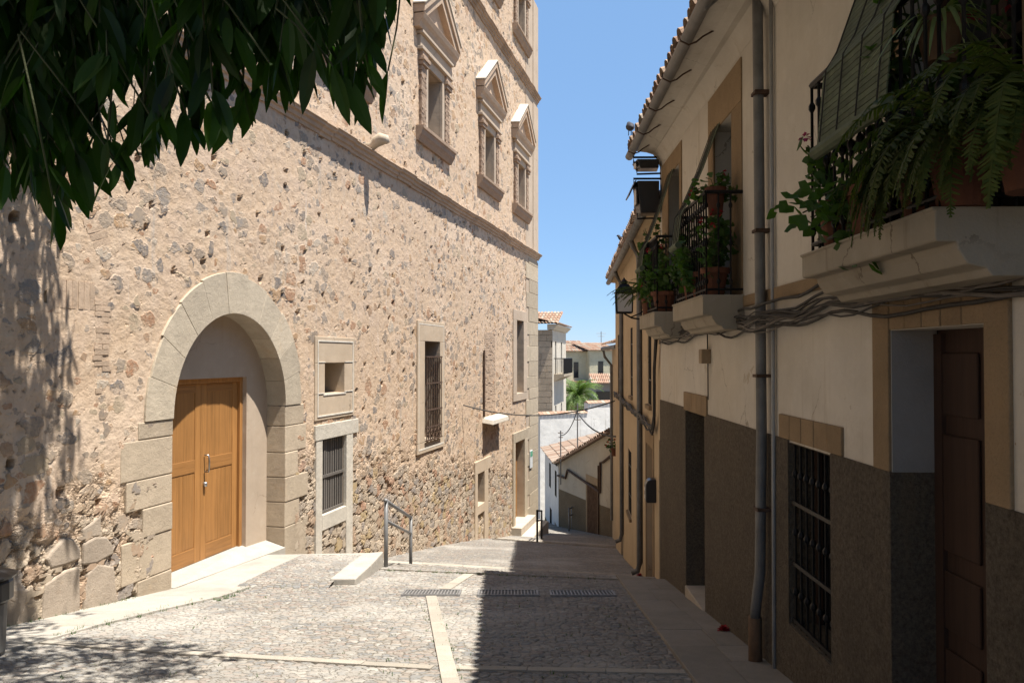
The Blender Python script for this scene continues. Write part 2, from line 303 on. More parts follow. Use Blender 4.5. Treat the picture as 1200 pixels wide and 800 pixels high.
# ------------------------------------------------------------------ mesh helpers
SKEW = [0, 0]
class MB:
    def __init__(s, sg=1): s.v = []; s.f = []; s.sg = sg
    def P(s, a, o, z): s.v.append((a, s.sg*o, z)); return len(s.v)-1
    def poly(s, pts): s.f.append([s.P(*p) for p in pts])
    def box(s, a0, a1, o0, o1, z0, z1):
        i = [s.P(a, o, z) for z in (z0, z1) for o in (o0, o1) for a in (a0, a1)]
        for q in ((0,1,3,2),(4,6,7,5),(0,4,5,1),(2,3,7,6),(0,2,6,4),(1,5,7,3)): s.f.append([i[k] for k in q])
    def hexa(s, p8):
        i = [s.P(*p) for p in p8]
        for q in ((0,1,2,3),(7,6,5,4),(0,4,5,1),(1,5,6,2),(2,6,7,3),(3,7,4,0)): s.f.append([i[k] for k in q])
    def prism(s, poly, o0, o1):                  # poly in (a, z), extruded along o
        n = len(poly); A = [s.P(a, o0, z) for a, z in poly]; B = [s.P(a, o1, z) for a, z in poly]
        s.f.append(A[::-1]); s.f.append(B)
        for k in range(n): s.f.append([A[k], A[(k+1) % n], B[(k+1) % n], B[k]])
    def prof(s, poly, a0, a1):                   # poly in (o, z), extruded along a
        n = len(poly); A = [s.P(a0, o, z) for o, z in poly]; B = [s.P(a1, o, z) for o, z in poly]
        s.f.append(A); s.f.append(B[::-1])
        for k in range(n): s.f.append([A[k], B[k], B[(k+1) % n], A[(k+1) % n]])
    def tube(s, pts, r, n=6, cap=True):
        pts = [Vector((p[0], s.sg*p[1], p[2])) for p in pts]; rings = []
        rr = r if isinstance(r, (list, tuple)) else [r]*len(pts)
        for k, p in enumerate(pts):
            t = (pts[min(k+1, len(pts)-1)]-pts[max(k-1, 0)]).normalized()
            u = t.cross(Vector((0, 0, 1)) if abs(t.z) < .95 else Vector((1, 0, 0))).normalized(); q = t.cross(u)
            base = len(s.v)
            for j in range(n):
                c = p+(u*math.cos(2*math.pi*j/n)+q*math.sin(2*math.pi*j/n))*rr[k]; s.v.append(tuple(c))
            rings.append(base)
        for A, B in zip(rings, rings[1:]):
            for j in range(n): s.f.append([A+j, A+(j+1) % n, B+(j+1) % n, B+j])
        if cap: s.f.append([rings[0]+j for j in range(n)][::-1]); s.f.append([rings[-1]+j for j in range(n)])
    def lathe(s, c, prof, n=14):
        rings = []
        for r, z in prof:
            b = len(s.v)
            for j in range(n): s.v.append((c[0]+r*math.cos(2*math.pi*j/n), s.sg*c[1]+r*math.sin(2*math.pi*j/n), c[2]+z))
            rings.append(b)
        for A, B in zip(rings, rings[1:]):
            for j in range(n): s.f.append([A+j, A+(j+1) % n, B+(j+1) % n, B+j])
        s.f.append([rings[0]+j for j in range(n)][::-1]); s.f.append([rings[-1]+j for j in range(n)])
    def panel(s, a0, a1, z0, z1, ops, o=0.0, dep=None):
        A = sorted({a0, a1, *[x for q in ops for x in q[:2] if a0 < x < a1]}); Z = sorted({z0, z1, *[x for q in ops for x in q[2:4] if z0 < x < z1]})
        for p, q in zip(A, A[1:]):
            for r, t in zip(Z, Z[1:]):
                m, n = (p+q)/2, (r+t)/2
                if any(b[0] < m < b[1] and b[2] < n < b[3] for b in ops): continue
                s.poly([(p, o, r), (q, o, r), (q, o, t), (p, o, t)])
        if dep:
            for b in ops: s.reveal(max(b[0], a0), min(b[1], a1), max(b[2], z0), min(b[3], z1), o, o-dep)
    def reveal(s, a0, a1, z0, z1, o0, o1):
        for (p, q), (r, t) in (((a0, z0), (a1, z0)), ((a1, z0), (a1, z1)), ((a1, z1), (a0, z1)), ((a0, z1), (a0, z0))):
            s.poly([(p, o0, q), (r, o0, t), (r, o1, t), (p, o1, q)])
    def build(s, name, mat, parent=None, bevel=0, smooth=False, recalc=True, skew=False):
        if skew: s.v = [(a, o+(11-a)*.012, z-(11-a)*.004) if o > .1 else (a, o, z) for a, o, z in s.v]
        me = bpy.data.meshes.new(name); me.from_pydata(s.v, [], s.f); me.materials.append(MT[mat] if isinstance(mat, str) else mat)
        if recalc:
            b = bmesh.new(); b.from_mesh(me); bmesh.ops.recalc_face_normals(b, faces=b.faces); b.to_mesh(me); b.free()
        if smooth: me.shade_smooth()
        o = bpy.data.objects.new(name, me); COL.objects.link(o)
        if parent: o.parent = parent
        if bevel:
            m = o.modifiers.new('bevel', 'BEVEL'); m.width = bevel; m.segments = 2; m.limit_method = 'ANGLE'; m.angle_limit = R(40)
        return o
def tag(o, label=None, cat=None, group=None, kind=None):
    for k, v in (('label', label), ('category', cat), ('group', group), ('kind', kind)):
        if v: o[k] = v
    return o
def thing(name, label, cat, loc=(0, 0, 0), rz=0, group=None):
    o = bpy.data.objects.new(name, None); COL.objects.link(o); o.location = loc; o.rotation_euler = (0, 0, rz); o.empty_display_size = .2
    return tag(o, label, cat, group)
def copy_tree(o, parent=None):
    c = o.copy(); COL.objects.link(c)
    if parent: c.parent = parent
    for ch in list(o.children): copy_tree(ch, c)
    return c
def px(x, y, D):                                   # a point seen at photo pixel (x, y), D metres ahead
    a, b = x-600, -(y-400); c, s = math.cos(PIT), math.sin(PIT)
    r = Vector((a, F*c-b*s, F*s+b*c)); return r*(D/r.y)
def proj(p):
    c, s = math.cos(PIT), math.sin(PIT); d = p.y*c+p.z*s; u = -p.y*s+p.z*c
    return (600+F*p.x/d, 400-F*u/d) if d > .1 else (1e5, 1e5)
def frame(px_, py_, th): return (px_, py_, 0), math.pi/2-th
def at(root, a, o, z, sg):                         # local wall point to the world
    c, s = math.cos(root.rotation_euler.z), math.sin(root.rotation_euler.z)
    return Vector((root.location.x+c*a-s*sg*o, root.location.y+s*a+c*sg*o, root.location.z+z))
def jit(a): return random.uniform(-a, a)

# ------------------------------------------------------------------ ground
def zk(t):
    if t < 12.1: return -1.5725-.135*t
    z = -3.206
    if t < 15.7:
        k = min(4, int((t-12.1)/.9)+1); return z-.185*k-.045*(t-12.1)
    z = -3.206-.74-.16
    if t < 24.6: return z-.165*(t-15.7)
    z -= .165*8.9
    if t < 26.4:
        k = min(2, int((t-24.6)/.9)+1); return z-.14*k-.05*(t-24.6)
    z -= .28+.09
    return z-.163*(t-26.4)
def gz(x, y):
    t = y+.307*x
    if t < 12.1: return -1.5725-.135*max(y, -6)
    return zk(t)+.0414*x*max(0, 1-(t-12.1)/8)
def sheet(name, xs, ts, mat, lift=0.0, kind='structure', slant=True):
    me = bpy.data.meshes.new(name); v = []; nx = len(xs)
    for t in ts:
        for x in xs:
            y = t-.307*x if slant else t
            v.append((x, y, gz(x, y-(1e-4 if slant else 0))+lift))
    f = [(j*nx+i, j*nx+i+1, (j+1)*nx+i+1, (j+1)*nx+i) for j in range(len(ts)-1) for i in range(nx-1)]
    me.from_pydata(v, [], f); me.materials.append(MT[mat]); me.shade_smooth()
    o = bpy.data.objects.new(name, me); COL.objects.link(o); tag(o, kind=kind); return o
# broad terrain under everything
mb = MB()
ys = [-3000, -60, -6, 5, 12, 18, 26, 40, 52, 80, 3000]; xs = [-3000, -40, -6, 6, 40, 3000]
for j in range(len(ys)-1):
    for i in range(len(xs)-1):
        q = []
        for (x, y) in ((xs[i], ys[j]), (xs[i+1], ys[j]), (xs[i+1], ys[j+1]), (xs[i], ys[j+1])):
            yy = min(max(y, -6), 52); q.append((x, y, zk(yy)-.25 if yy > 12 else -1.5725-.135*yy-.25))
        mb.poly(q)
tag(mb.build('ground', 'terrain'), kind='structure')
def lin(a, b, d): return list(np.linspace(a, b, max(2, int(round((b-a)/d))+1)))
# the paved square: dense cobbles where it is seen close by
def upper():
    xs = lin(-5.6, 1.62, .02); ts = lin(4.6, 12.1, .018); v = []; nx = len(xs)
    for t in ts:
        for x in xs:
            k = (t-4.6)/(12.1-4.6); y = 4.6*(1-k)+k*(12.1-.307*x)
            v.append((x, y, -1.5725-.135*y))
    f = [(j*nx+i, j*nx+i+1, (j+1)*nx+i+1, (j+1)*nx+i) for j in range(len(ts)-1) for i in range(nx-1)]
    me = bpy.data.meshes.new('street'); me.from_pydata(v, [], f); me.materials.append(MT['cobble']); me.shade_smooth()
    o = bpy.data.objects.new('street', me); COL.objects.link(o); tag(o, kind='structure')
upper()
mb = MB()
mb.poly([(-9, -6, -.76-.0), (9, -6, -.76), (9, 4.6, -2.1935), (-9, 4.6, -2.1935)])
mb.poly([(-9, -40, -.76), (9, -40, -.76), (9, -6, -.76), (-9, -6, -.76)])
tag(mb.build('paved_square', 'darkpave'), kind='structure')
def treads(name, t0, n, dt, t1, xa, xb):
    xs = lin(xa, xb, .08)
    for k in range(n): sheet(name, xs, lin(t0+k*dt+2e-4, t0+(k+1)*dt, .09), 'cobble')
    sheet(name, xs, lin(t0+n*dt+2e-4, t1, .07), 'cobble')
treads('street', 12.1, 4, .9, 24.6, -4.6, 3.6)
treads('street', 24.6, 2, .9, 46, -.6, 5.2)
# risers and kerb bands of pale stone
def band(name, t0, t1, xa, xb, lift, thick, n, mat='kerb'):
    mb = MB(); xs = lin(xa, xb, (xb-xa)/n)
    for a, b in zip(xs, xs[1:]):
        b2 = b-.006; e = jit(.004)
        P = lambda x, t, l: (x, t-.307*x, gz(x, t-.307*x-1e-3)+l)
        mb.hexa([P(a, t0, lift-thick), P(b2, t0, lift-thick), P(b2, t1, lift-thick), P(a, t1, lift-thick), P(a, t0, lift+e), P(b2, t0, lift+e), P(b2, t1, lift+e), P(a, t1, lift+e)])
    tag(mb.build(name, mat, bevel=.008), kind='structure')
band('kerb', 11.66, 12.12, -2.05, 1.5, .012, .4, 6)
for k in range(4): band('stair_edge', 12.1+.9*(k+1)-.16, 12.1+.9*(k+1)+.01, -4.3, 3.2, .01, .35, 9)
band('kerb', 24.2, 24.62, -.6, 3.6, .012, .4, 6)
for k in range(2): band('stair_edge', 24.6+.9*(k+1)-.16, 24.6+.9*(k+1)+.01, -.5, 4.5, .01, .35, 7)
# pale stone strips crossing the cobbles
def strip(pts, w, mat='kerb', lift=.004, seg=.55):
    mb = MB()
    for (x0, y0), (x1, y1) in zip(pts, pts[1:]):
        d = Vector((x1-x0, y1-y0)); L = d.length; d /= L; n = Vector((-d.y, d.x))*w/2; k = max(1, round(L/seg))
        for i in range(k):
            A = Vector((x0, y0))+d*(L*i/k); B = Vector((x0, y0))+d*(L*(i+1)/k-.006); e = lift+jit(.002)
            q = [A-n, B-n, B+n, A+n]
            mb.hexa([(p.x, p.y, gz(p.x, p.y)-.08) for p in q]+[(p.x, p.y, gz(p.x, p.y)+e) for p in q])
    tag(mb.build('paving_strip', mat, bevel=.004), kind='structure')
strip([(-.36, 5.2), (-.46, 6.0), (-.98, 9.78)], .13)
strip([(-.86, 10.35), (-.63, 11.75)], .15)
strip([(-4.2, 7.25), (-2.9, 6.86), (-.62, 6.34)], .11)
strip([(-.48, 6.33), (1.33, 6.2)], .11)
# stone footway along the right houses and along the palace
def walk(name, edge, mat, lift, cells, kind='structure'):
    mb = MB()
    for (A, B, C2, D) in cells:
        mb.hexa([(p[0], p[1], gz(p[0], p[1]-1e-3)-.2) for p in (A, B, C2, D)]+[(p[0], p[1], gz(p[0], p[1]-1e-3)+lift+jit(.003)) for p in (A, B, C2, D)])
    tag(mb.build(name, mat, bevel=.006), kind=kind)
cells = []; y = -2.0
while y < 11.3:
    dy = random.uniform(.55, .95); y2 = min(y+dy, 11.6)
    if y2 > 11.25: y2 = 11.62
    ed = lambda q: 1.33+.028*(q-5.8) if q > 5.8 else 1.33-.01*(5.8-q)
    t = random.uniform(.35, .65); m = lambda q: ed(q)*(1-t)+2.2*t
    sk_ = -.012
    cells.append(((ed(y), y, 0), (m(y)-.006, y, 0), (m(y2)-.006, y2-.006, 0), (ed(y2), y2-.006, 0)))
    cells.append(((m(y), y, 0), (2.25, y, 0), (2.25, y2-.006, 0), (m(y2), y2-.006, 0)))
    y = y2
walk('sidewalk', None, 'darkpave', .02, cells)
lw = lambda y: -6.79+.239*y
cells = []
for y0, y1, e0, e1 in ((5.2, 6.2, -4.55, -4.4), (6.2, 7.1, -4.4, -4.24), (7.1, 7.9, -4.24, -4.1), (7.9, 8.7, -4.1, -3.86), (8.7, 9.7, -3.86, -3.5), (9.7, 10.75, -3.5, -3.38)):
    cells.append(((lw(y0)-.1, y0, 0), (e0, y0, 0), (e1, y1-.006, 0), (lw(y1)-.1, y1-.006, 0)))
walk('sidewalk', None, 'pave', .012, cells)

# ------------------------------------------------------------------ the stone palace on the left
TH = math.atan(225/F); PD = 6.6
loc, rz = frame(-PD*math.cos(TH), PD*math.sin(TH), TH)
pal = thing('stone_palace', 'tall rubble stone palace with arched portal and pedimented windows along the left side', 'building', loc, rz)
LG = -1
CEN, SPR, RI, RO = 10.385, -.79, 1.415, 1.955
rects = [(8.7, 12.1, -4, SPR), (13.16, 13.97, -.66, -.11), (13.08, 14.06, -2.8, -1.48), (18.42, 19.58, -2.06, .38), (23.09, 23.86, -4.45, -3.5), (28.24, 29.36, -1.33, 1.33), (27.97, 29.5, -6.3, -3.08)]
PC = [13.8, 19.1, 24.4, 28.95]
UC = [13.8, 19.1, 24.4, 28.95]
for c in PC: rects.append((c-.55, c+.55, 5.5, 7.12))
for c in UC: rects.append((c-.55, c+.55, 11.95, 13.6))
def palace_wall():
    A = [-6, -3, 0, 2, 3.5, 4.5, 5.2]
    while A[-1] < 29.9: A.append(A[-1]+.029*max(.9, (A[-1]+1.5)/8.5))
    A = np.array(A); A[-1] = 29.9
    Z = np.concatenate([np.arange(-7.9, -4, .05), np.arange(-4, 4.2, .033), np.arange(4.2, 14.3, .055)])
    ca, cz = (A[1:]+A[:-1])/2, (Z[1:]+Z[:-1])/2
    CA, CZ = np.meshgrid(ca, cz); keep = np.ones(CA.shape, bool)
    for b in rects: keep &= ~((CA > b[0]-.03) & (CA < b[1]+.03) & (CZ > b[2]-.03) & (CZ < b[3]+.03))
    keep &= ~((np.hypot(CA-CEN, CZ-SPR) < 1.8) & (CZ >= SPR-.05))
    na = len(A); GA, GZ = np.meshgrid(A, Z)
    v = np.stack([GA.ravel(), np.zeros(GA.size), GZ.ravel()], 1)
    J, I = np.nonzero(keep); q = J*na+I
    f = np.stack([q, q+1, q+na+1, q+na], 1)
    me = bpy.data.meshes.new('wall'); me.vertices.add(len(v)); me.vertices.foreach_set('co', v.ravel())
    me.loops.add(f.size); me.loops.foreach_set('vertex_index', f.ravel().astype(np.int32))
    me.polygons.add(len(f)); me.polygons.foreach_set('loop_start', np.arange(0, f.size, 4, dtype=np.int32))
    me.update(calc_edges=True); me.validate(); me.shade_smooth(); me.materials.append(MT['rubble'])
    o = bpy.data.objects.new('wall', me); COL.objects.link(o); o.parent = pal
palace_wall()
mb = MB(LG); mb.box(-6, 31.95, -9, -.62, -9, 14.3); mb.box(-6.01, -5.9, -.6, .0, -9, 14.3)
mb.build('building_core', 'smooth', pal)
# ashlar corner
mb = MB(LG); z = -8.0; k = 0
while z < 3.8:
    h = random.uniform(.42, .62); z2 = min(z+h, 3.83); e = jit(.006)
    s0 = 29.86+(.0 if k % 2 else .5)+jit(.08)
    mb.box(s0, 32.05, -.62, .03+e, z+.004, z2-.004)
    z = z2; k += 1
mb.build('quoins', 'quoin', pal, bevel=.012)
mb = MB(LG); mb.box(29.86, 32.0, -.62, .004, -8.5, 14.3); mb.build('corner_backing', 'smooth', pal)
mb = MB(LG); mb.box(31.1, 32.05, -.6, .035, 4.2, 10.15); mb.box(31.1, 32.05, -.6, .035, 10.65, 14.3); mb.build('corner_strip', 'smooth', pal, bevel=.01)
# cornices
def cornice(z0, z1, mat):
    h = z1-z0; mb = MB(LG)
    pr = [(-.3, z0), (.03, z0), (.04, z0+.25*h), (.08, z0+.3*h), (.09, z0+.55*h), (.14, z0+.62*h), (.15, z0+.8*h), (.18, z0+.84*h), (.18, z1-.02), (.03, z1+.03), (-.3, z1+.03)]
    a = 2.0
    while a < 32.2:
        b = min(a+random.uniform(.35, .9), 32.2); d = jit(.012)
        mb.prof([(o+d, z+d) for o, z in pr], a, b-.004); a = b
        if 32.3-a < .3: break
    mb.build('cornice', mat, pal, bevel=.006)
cornice(3.93, 4.17, 'brickpale'); cornice(10.33, 10.6, 'brick')
# gargoyle spout on the lower cornice
mb = MB(LG); mb.tube([(14.95, -.1, 4.22), (14.95, .12, 4.22), (14.95, .2, 4.3), (14.95, .32, 4.36), (14.95, .42, 4.34), (14.95, .46, 4.28)], [.08, .09, .11, .13, .10, .05], 12); mb.build('gargoyle', 'granite', pal, smooth=True)
# portal: voussoirs and jamb blocks
mb = MB(LG); nv = 11
for k in range(nv):
    a0 = math.pi*k/nv+.0009; a1 = math.pi*(k+1)/nv-.0009; ro = RO+jit(.03)+(.03 if k in (4, 5, 6) else 0); d = .016+jit(.005)
    pts = [(CEN+r*math.cos(t), SPR+r*math.sin(t)) for r, ts in ((RI, np.linspace(a0, a1, 6)), (ro, np.linspace(a1, a0, 6))) for t in ts]
    mb.prism(pts, -.34, d)
mb.build('portal', 'granite', pal, bevel=.005); mb = MB(LG)
def jamb(blocks, inner, sgn):
    for z1, z0, s in blocks: mb.box(min(inner, s), max(inner, s), -.34,   .004+jit(.006), z0+.002, z1-.004)
jamb([(SPR, -1.0, 8.33), (-1.0, -1.48, 8.04), (-1.48, -1.84, 8.14), (-1.84, -2.19, 8.42), (-2.19, -2.69, 8.07), (-2.69, -3.1, 8.34)], CEN-RI, -1)
mb.build('jamb_stones', 'jambstone', pal, bevel=.012); mb = MB(LG)
jamb([(SPR, -1.12, 12.42), (-1.12, -1.55, 12.5), (-1.55, -1.95, 12.22), (-1.95, -2.35, 12.56), (-2.35, -2.75, 12.28), (-2.75, -3.4, 12.5)], CEN+RI, 1)
mb.build('jamb_stones', 'jambstone', pal, bevel=.012)
# recessed wall with the door opening
DA, DB, DZ0, DZ1 = 9.22, 11.2, -2.93, -.31
mb = MB(LG)
for (a0, a1, z0, z1) in ((8.6, DA, -3.3, .9), (DB, 12.2, -3.3, .9), (DA, DB, DZ1, .9)): mb.box(a0, a1, -.55, -.33, z0, z1)
mb.build('tympanum', 'smooth', pal)
dr = MB(LG); dr.box(DA-.02, DA+.07, -.5, -.4, DZ0, DZ1+.02); dr.box(DB-.07, DB+.02, -.5, -.4, DZ0, DZ1+.02); dr.box(DA+.07, DB-.07, -.5, -.4, DZ1-.07, DZ1+.02)
fr = dr.build('door', 'door', pal, bevel=.006)
def leafdoor(a0, a1):
    m = MB(LG); w_ = .13
    m.box(a0, a1, -.5, -.455, DZ0+.01, DZ1-.075)
    for p in (a0, a1-w_): m.box(p, p+w_, -.455, -.4465, DZ0+.01, DZ1-.075)
    mid = (a0+a1)/2; m.box(mid-.03, mid+.03, -.455, -.4535, DZ0+.22, -1.64)
    for i in range(2):
        x0 = a0+w_ if i == 0 else mid+.045; x1 = mid-.045 if i == 0 else a1-w_
        m.box(x0+.012, x1-.012, -.455, -.4525, DZ0+.24, -1.66)
    o = m.build('door_leaf', 'door', fr, bevel=.005)
    for z0, z1 in ((DZ0+.01, DZ0+.22), (-1.64, -1.46), (DZ1-.2, DZ1-.075)): m = MB(LG); m.box(a0+w_+.002, a1-w_-.002, -.454, -.4462, z0, z1); m.build('door_rail', 'doorh', fr, bevel=.005)
    return o
l1 = leafdoor(DA+.075, 10.2); l2 = leafdoor(10.206, DB-.075)
m = MB(LG); m.tube([(10.285, -.435, -1.42), (10.285, -.37, -1.42), (10.285, -.36, -1.5), (10.285, -.36, -1.6), (10.285, -.37, -1.66), (10.285, -.435, -1.66)], .012, 8)
m.build('handle', 'steel', fr, smooth=True); m = MB(LG)
m.lathe((10.285, -.425, -1.84), [(.0, -.03), (.03, -.03), (.03, .03), (0, .03)], 10)
m.build('lock', 'steel', fr, smooth=True)
m = MB(LG); m.hexa([(8.98, -.5, -3.3), (11.79, -.5, -3.3), (11.79, .02, -3.3), (8.98, .02, -3.3), (8.98, -.5, -2.925), (11.79, -.5, -2.925), (11.79, .02, -3.07), (8.98, .02, -2.94)]); m.build('threshold', 'pave', pal)

def window(name, op, dep, frame_rects, fmat, out=.02, back='dark', rev='smooth'):
    """surround blocks, reveal and back panel of one opening; returns the part"""
    m = MB(LG)
    for i, q in enumerate(frame_rects): m.box(q[0], q[1], -.05, (q[4] if len(q) > 4 else out)+jit(.003), q[2], q[3])
    p = m.build(name, fmat, pal, bevel=.008)
    m = MB(LG); m.reveal(op[0], op[1], op[2], op[3], -.04, -dep); m.build('reveal', rev, p)
    if back:
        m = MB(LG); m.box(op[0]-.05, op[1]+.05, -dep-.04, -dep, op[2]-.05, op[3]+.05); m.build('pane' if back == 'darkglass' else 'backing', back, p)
    return p
def surround(op, a0, a1, z0, z1):
    return [(a0, a1, op[3], z1), (a0, op[0], op[2], op[3]-.003), (op[1], a1, op[2], op[3]-.003), (a0, a1, z0, op[2]-.003)]
# small square window in a rendered panel with a white scratched line
op = (13.16, 13.97, -.66, -.11); p = window('window', op, .5, surround(op, 12.8, 14.42, -1.12, .36), 'stucco_pale', .015, 'dark', 'stucco_pale')
m = MB(LG)
for q in ((12.88, 14.34, .27, .295), (12.88, 14.34, -1.06, -1.035), (12.88, 12.905, -1.035, .27), (14.315, 14.34, -1.035, .27), (12.9, 13.16, -.655, -.64), (13.97, 14.32, -.655, -.64), (12.9, 13.16, -.10, -.085), (13.97, 14.32, -.1, -.085), (13.1, 14.02, -.69, -.665)): m.box(q[0], q[1], .01, .024, q[2], q[3])
m.build('white_line', 'white', p)
# window with upright grille below it
op = (13.08, 14.06, -2.8, -1.48)
p = window('window', op, .35, [(12.8, 14.58, -1.47, -1.2, .03), (12.85, 13.08, -3.6, -1.475), (14.06, 14.34, -3.75, -1.475), (13.083, 14.057, -3.08, -2.805)], 'whitestone', .02, 'dark', 'smooth')
m = MB(LG)
for i in range(11): m.box(13.1+i*.092, 13.145+i*.092, -.09, -.06+jit(.008), -2.79, -1.49)
m.box(13.08, 14.06, -.058, -.04, -2.17, -2.12); m.box(13.08, 14.06, -.058, -.04, -2.79, -2.75)
m.build('grille', 'greywood', p)
# tall window with projecting iron grille
op = (18.42, 19.58, -2.06, .38)
p = window('window', op, .4, surround(op, 17.92, 19.95, -2.32, .87), 'stucco_pale', .02, 'dark', 'smooth')
m = MB(LG)
for q in ((18.0, 19.87, .78, .80), (18.0, 18.02, -2.2, .78), (19.85, 19.87, -2.2, .78), (18.0, 19.87, -2.24, -2.2)): m.box(q[0], q[1], .01, .024, q[2], q[3])
m.build('white_line', 'white', p)
m = MB(LG)
for i in range(9): a = 18.45+i*.137; m.tube([(a, .06, -2.04), (a, .06, 0.02)], .014, 6)
for z in (0.0, -.65, -1.3, -1.72, -2.03): m.box(18.4, 19.6, .045, .075, z-.018, z+.018)
for i in range(4):
    a = 18.6+i*.27; m.tube([(a+.1*math.cos(t), .06, -1.88+.1*math.sin(t)) for t in np.linspace(0, 6.0, 10)], .012, 5)
for a in (18.44, 19.56):
    for z in (-2.03, 0): m.tube([(a, -.1, z), (a, .06, z)], .014, 5)
m.build('grille', 'rust', p)
# low window
op = (23.09, 23.86, -4.45, -3.5); p = window('window', op, .3, [(22.82, 24.66, -3.497, -3.12), (22.82, 23.09, -5.75, -3.5), (23.86, 24.3, -5.95, -3.5), (23.093, 23.857, -4.72, -4.453)], 'stucco_pale', .03, 'darkglass')
# slit window
op = (28.24, 29.36, -1.33, 1.33); p = window('window', op, .4, surround(op, 27.7, 29.95, -1.6, 1.7), 'smooth', .03, 'dark')
# small door near the corner with two steps
op = (27.97, 29.5, -6.3, -3.08)
p = window('side_door', op, .35, [(27.65, 29.98, -3.077, -2.72), (27.65, 27.97, -6.6, -3.08), (29.5, 29.98, -6.9, -3.08)], 'quoin', .04, None, 'stucco_pale')
m = MB(LG); m.box(27.98, 29.49, -.33, -.27, -5.98, -3.09)
for a in (28.05, 28.8): m.box(a, a+.62, -.27, -.255, -5.8, -4.7); m.box(a, a+.62, -.27, -.255, -4.5, -3.25)
m.build('door_leaf', 'door', p, bevel=.006)
m = MB(LG); m.lathe((28.25, -.24, -4.55), [(0, -.04), (.035, -.03), (.035, .03), (0, .04)], 8); m.build('handle', 'steel', p)
m = MB(LG); m.box(27.55, 30.0, -.4, .35, -6.75, -6.0); m.box(27.4, 30.25, .353, .8, -6.95, -6.25); m.build('doorstep', 'step', pal, bevel=.02)
m = MB(LG); m.box(30.3, 30.75, .04, .07, -4.3, -3.62); pl = m.build('plaque', 'sign', pal, bevel=.004)
m = MB(LG); m.box(30.33, 30.72, .071, .076, -3.86, -3.66); m.build('green_field', 'signgreen', pl)
# stone ledge, brick patch and rusty pipe
m = MB(LG); m.hexa([(23.7, -.05, -2.02), (25.75, -.05, -2.02), (25.75, .34, -2.08), (23.7, .34, -2.08), (23.75, -.05, -1.86), (25.7, -.05, -1.86), (25.7, .32, -1.94), (23.75, .32, -1.94)]); m.build('ledge', 'whitestone', pal, bevel=.015)
def bricks(a0, a1, z0, z1, mat, out=.012, bw=.27, bh=.055):
    m = MB(LG); z = z0; r = 0
    while z < z1:
        a = a0-(bw/2 if r % 2 else 0)
        while a < a1:
            b0, b1 = max(a, a0+jit(.03)), min(a+bw-.007, a1+jit(.03))
            if b1-b0 > .05: m.box(b0, b1, -.06, out+jit(.008), z, z+bh-.006)
            a += bw
        z += bh; r += 1
    return m
bricks(23.95, 25.25, -1.8, .75, 'brickpale', -.002).build('brick_patch', 'brickpale', pal)
m = MB(LG); m.tube([(23.78, .03, -1.85), (23.78, .03, .2)], .035, 8); m.build('rusty_pipe', 'rust', pal)
bricks(7.62, 7.86, -.72, .6, 'brickpale', -.014, .24, .062).build('brick_patch', 'brickpale', pal)
m = MB(LG)
for i in range(8): m.box(6.95+i*.085, 7.027+i*.085, -.06, -.013+jit(.004), .52, .82)
m.build('brick_patch', 'brickpale', pal)
m = MB(LG)
for i in range(7):
    z = .98+i*.075; a = 7.75-i*.05
    m.hexa([(a, -.05, z), (a+.26, -.05, z+.09), (a+.26, -.012, z+.09), (a, -.012, z), (a-.02, -.05, z+.068), (a+.24, -.05, z+.158), (a+.24, -.012, z+.158), (a-.02, -.012, z+.068)])
m.build('brick_patch', 'brickpale', pal)
# big rough stones at the foot
m = MB(LG)
def blob(a0, a1, z0, z1, o):
    c = [(a0+jit(.05), z0+jit(.03)), ((a0+a1)/2, z0-.01+jit(.03)), (a1+jit(.05), z0+jit(.04)), (a1+jit(.05), (z0+z1)/2), (a1-.06+jit(.05), z1+jit(.04)), ((a0+a1)/2+jit(.1), z1+.03+jit(.03)), (a0+.06+jit(.06), z1-.03+jit(.05)), (a0+jit(.05), (z0+z1)/2)]
    m.prism(c, -.1, o)
for q in ((5.6, 6.25, -2.75, -2.05), (6.9, 7.42, -2.95, -2.28), (7.45, 8.02, -3.0, -2.36), (7.0, 7.4, -2.2, -1.96), (7.42, 7.9, -2.28, -2.02), (6.3, 6.85, -2.85, -2.3), (7.5, 7.78, -1.98, -1.76), (5.0, 5.55, -2.6, -2.0)): blob(*q, .008+jit(.012))
m.build('foot_stones', 'rough_stone', pal, bevel=.035)
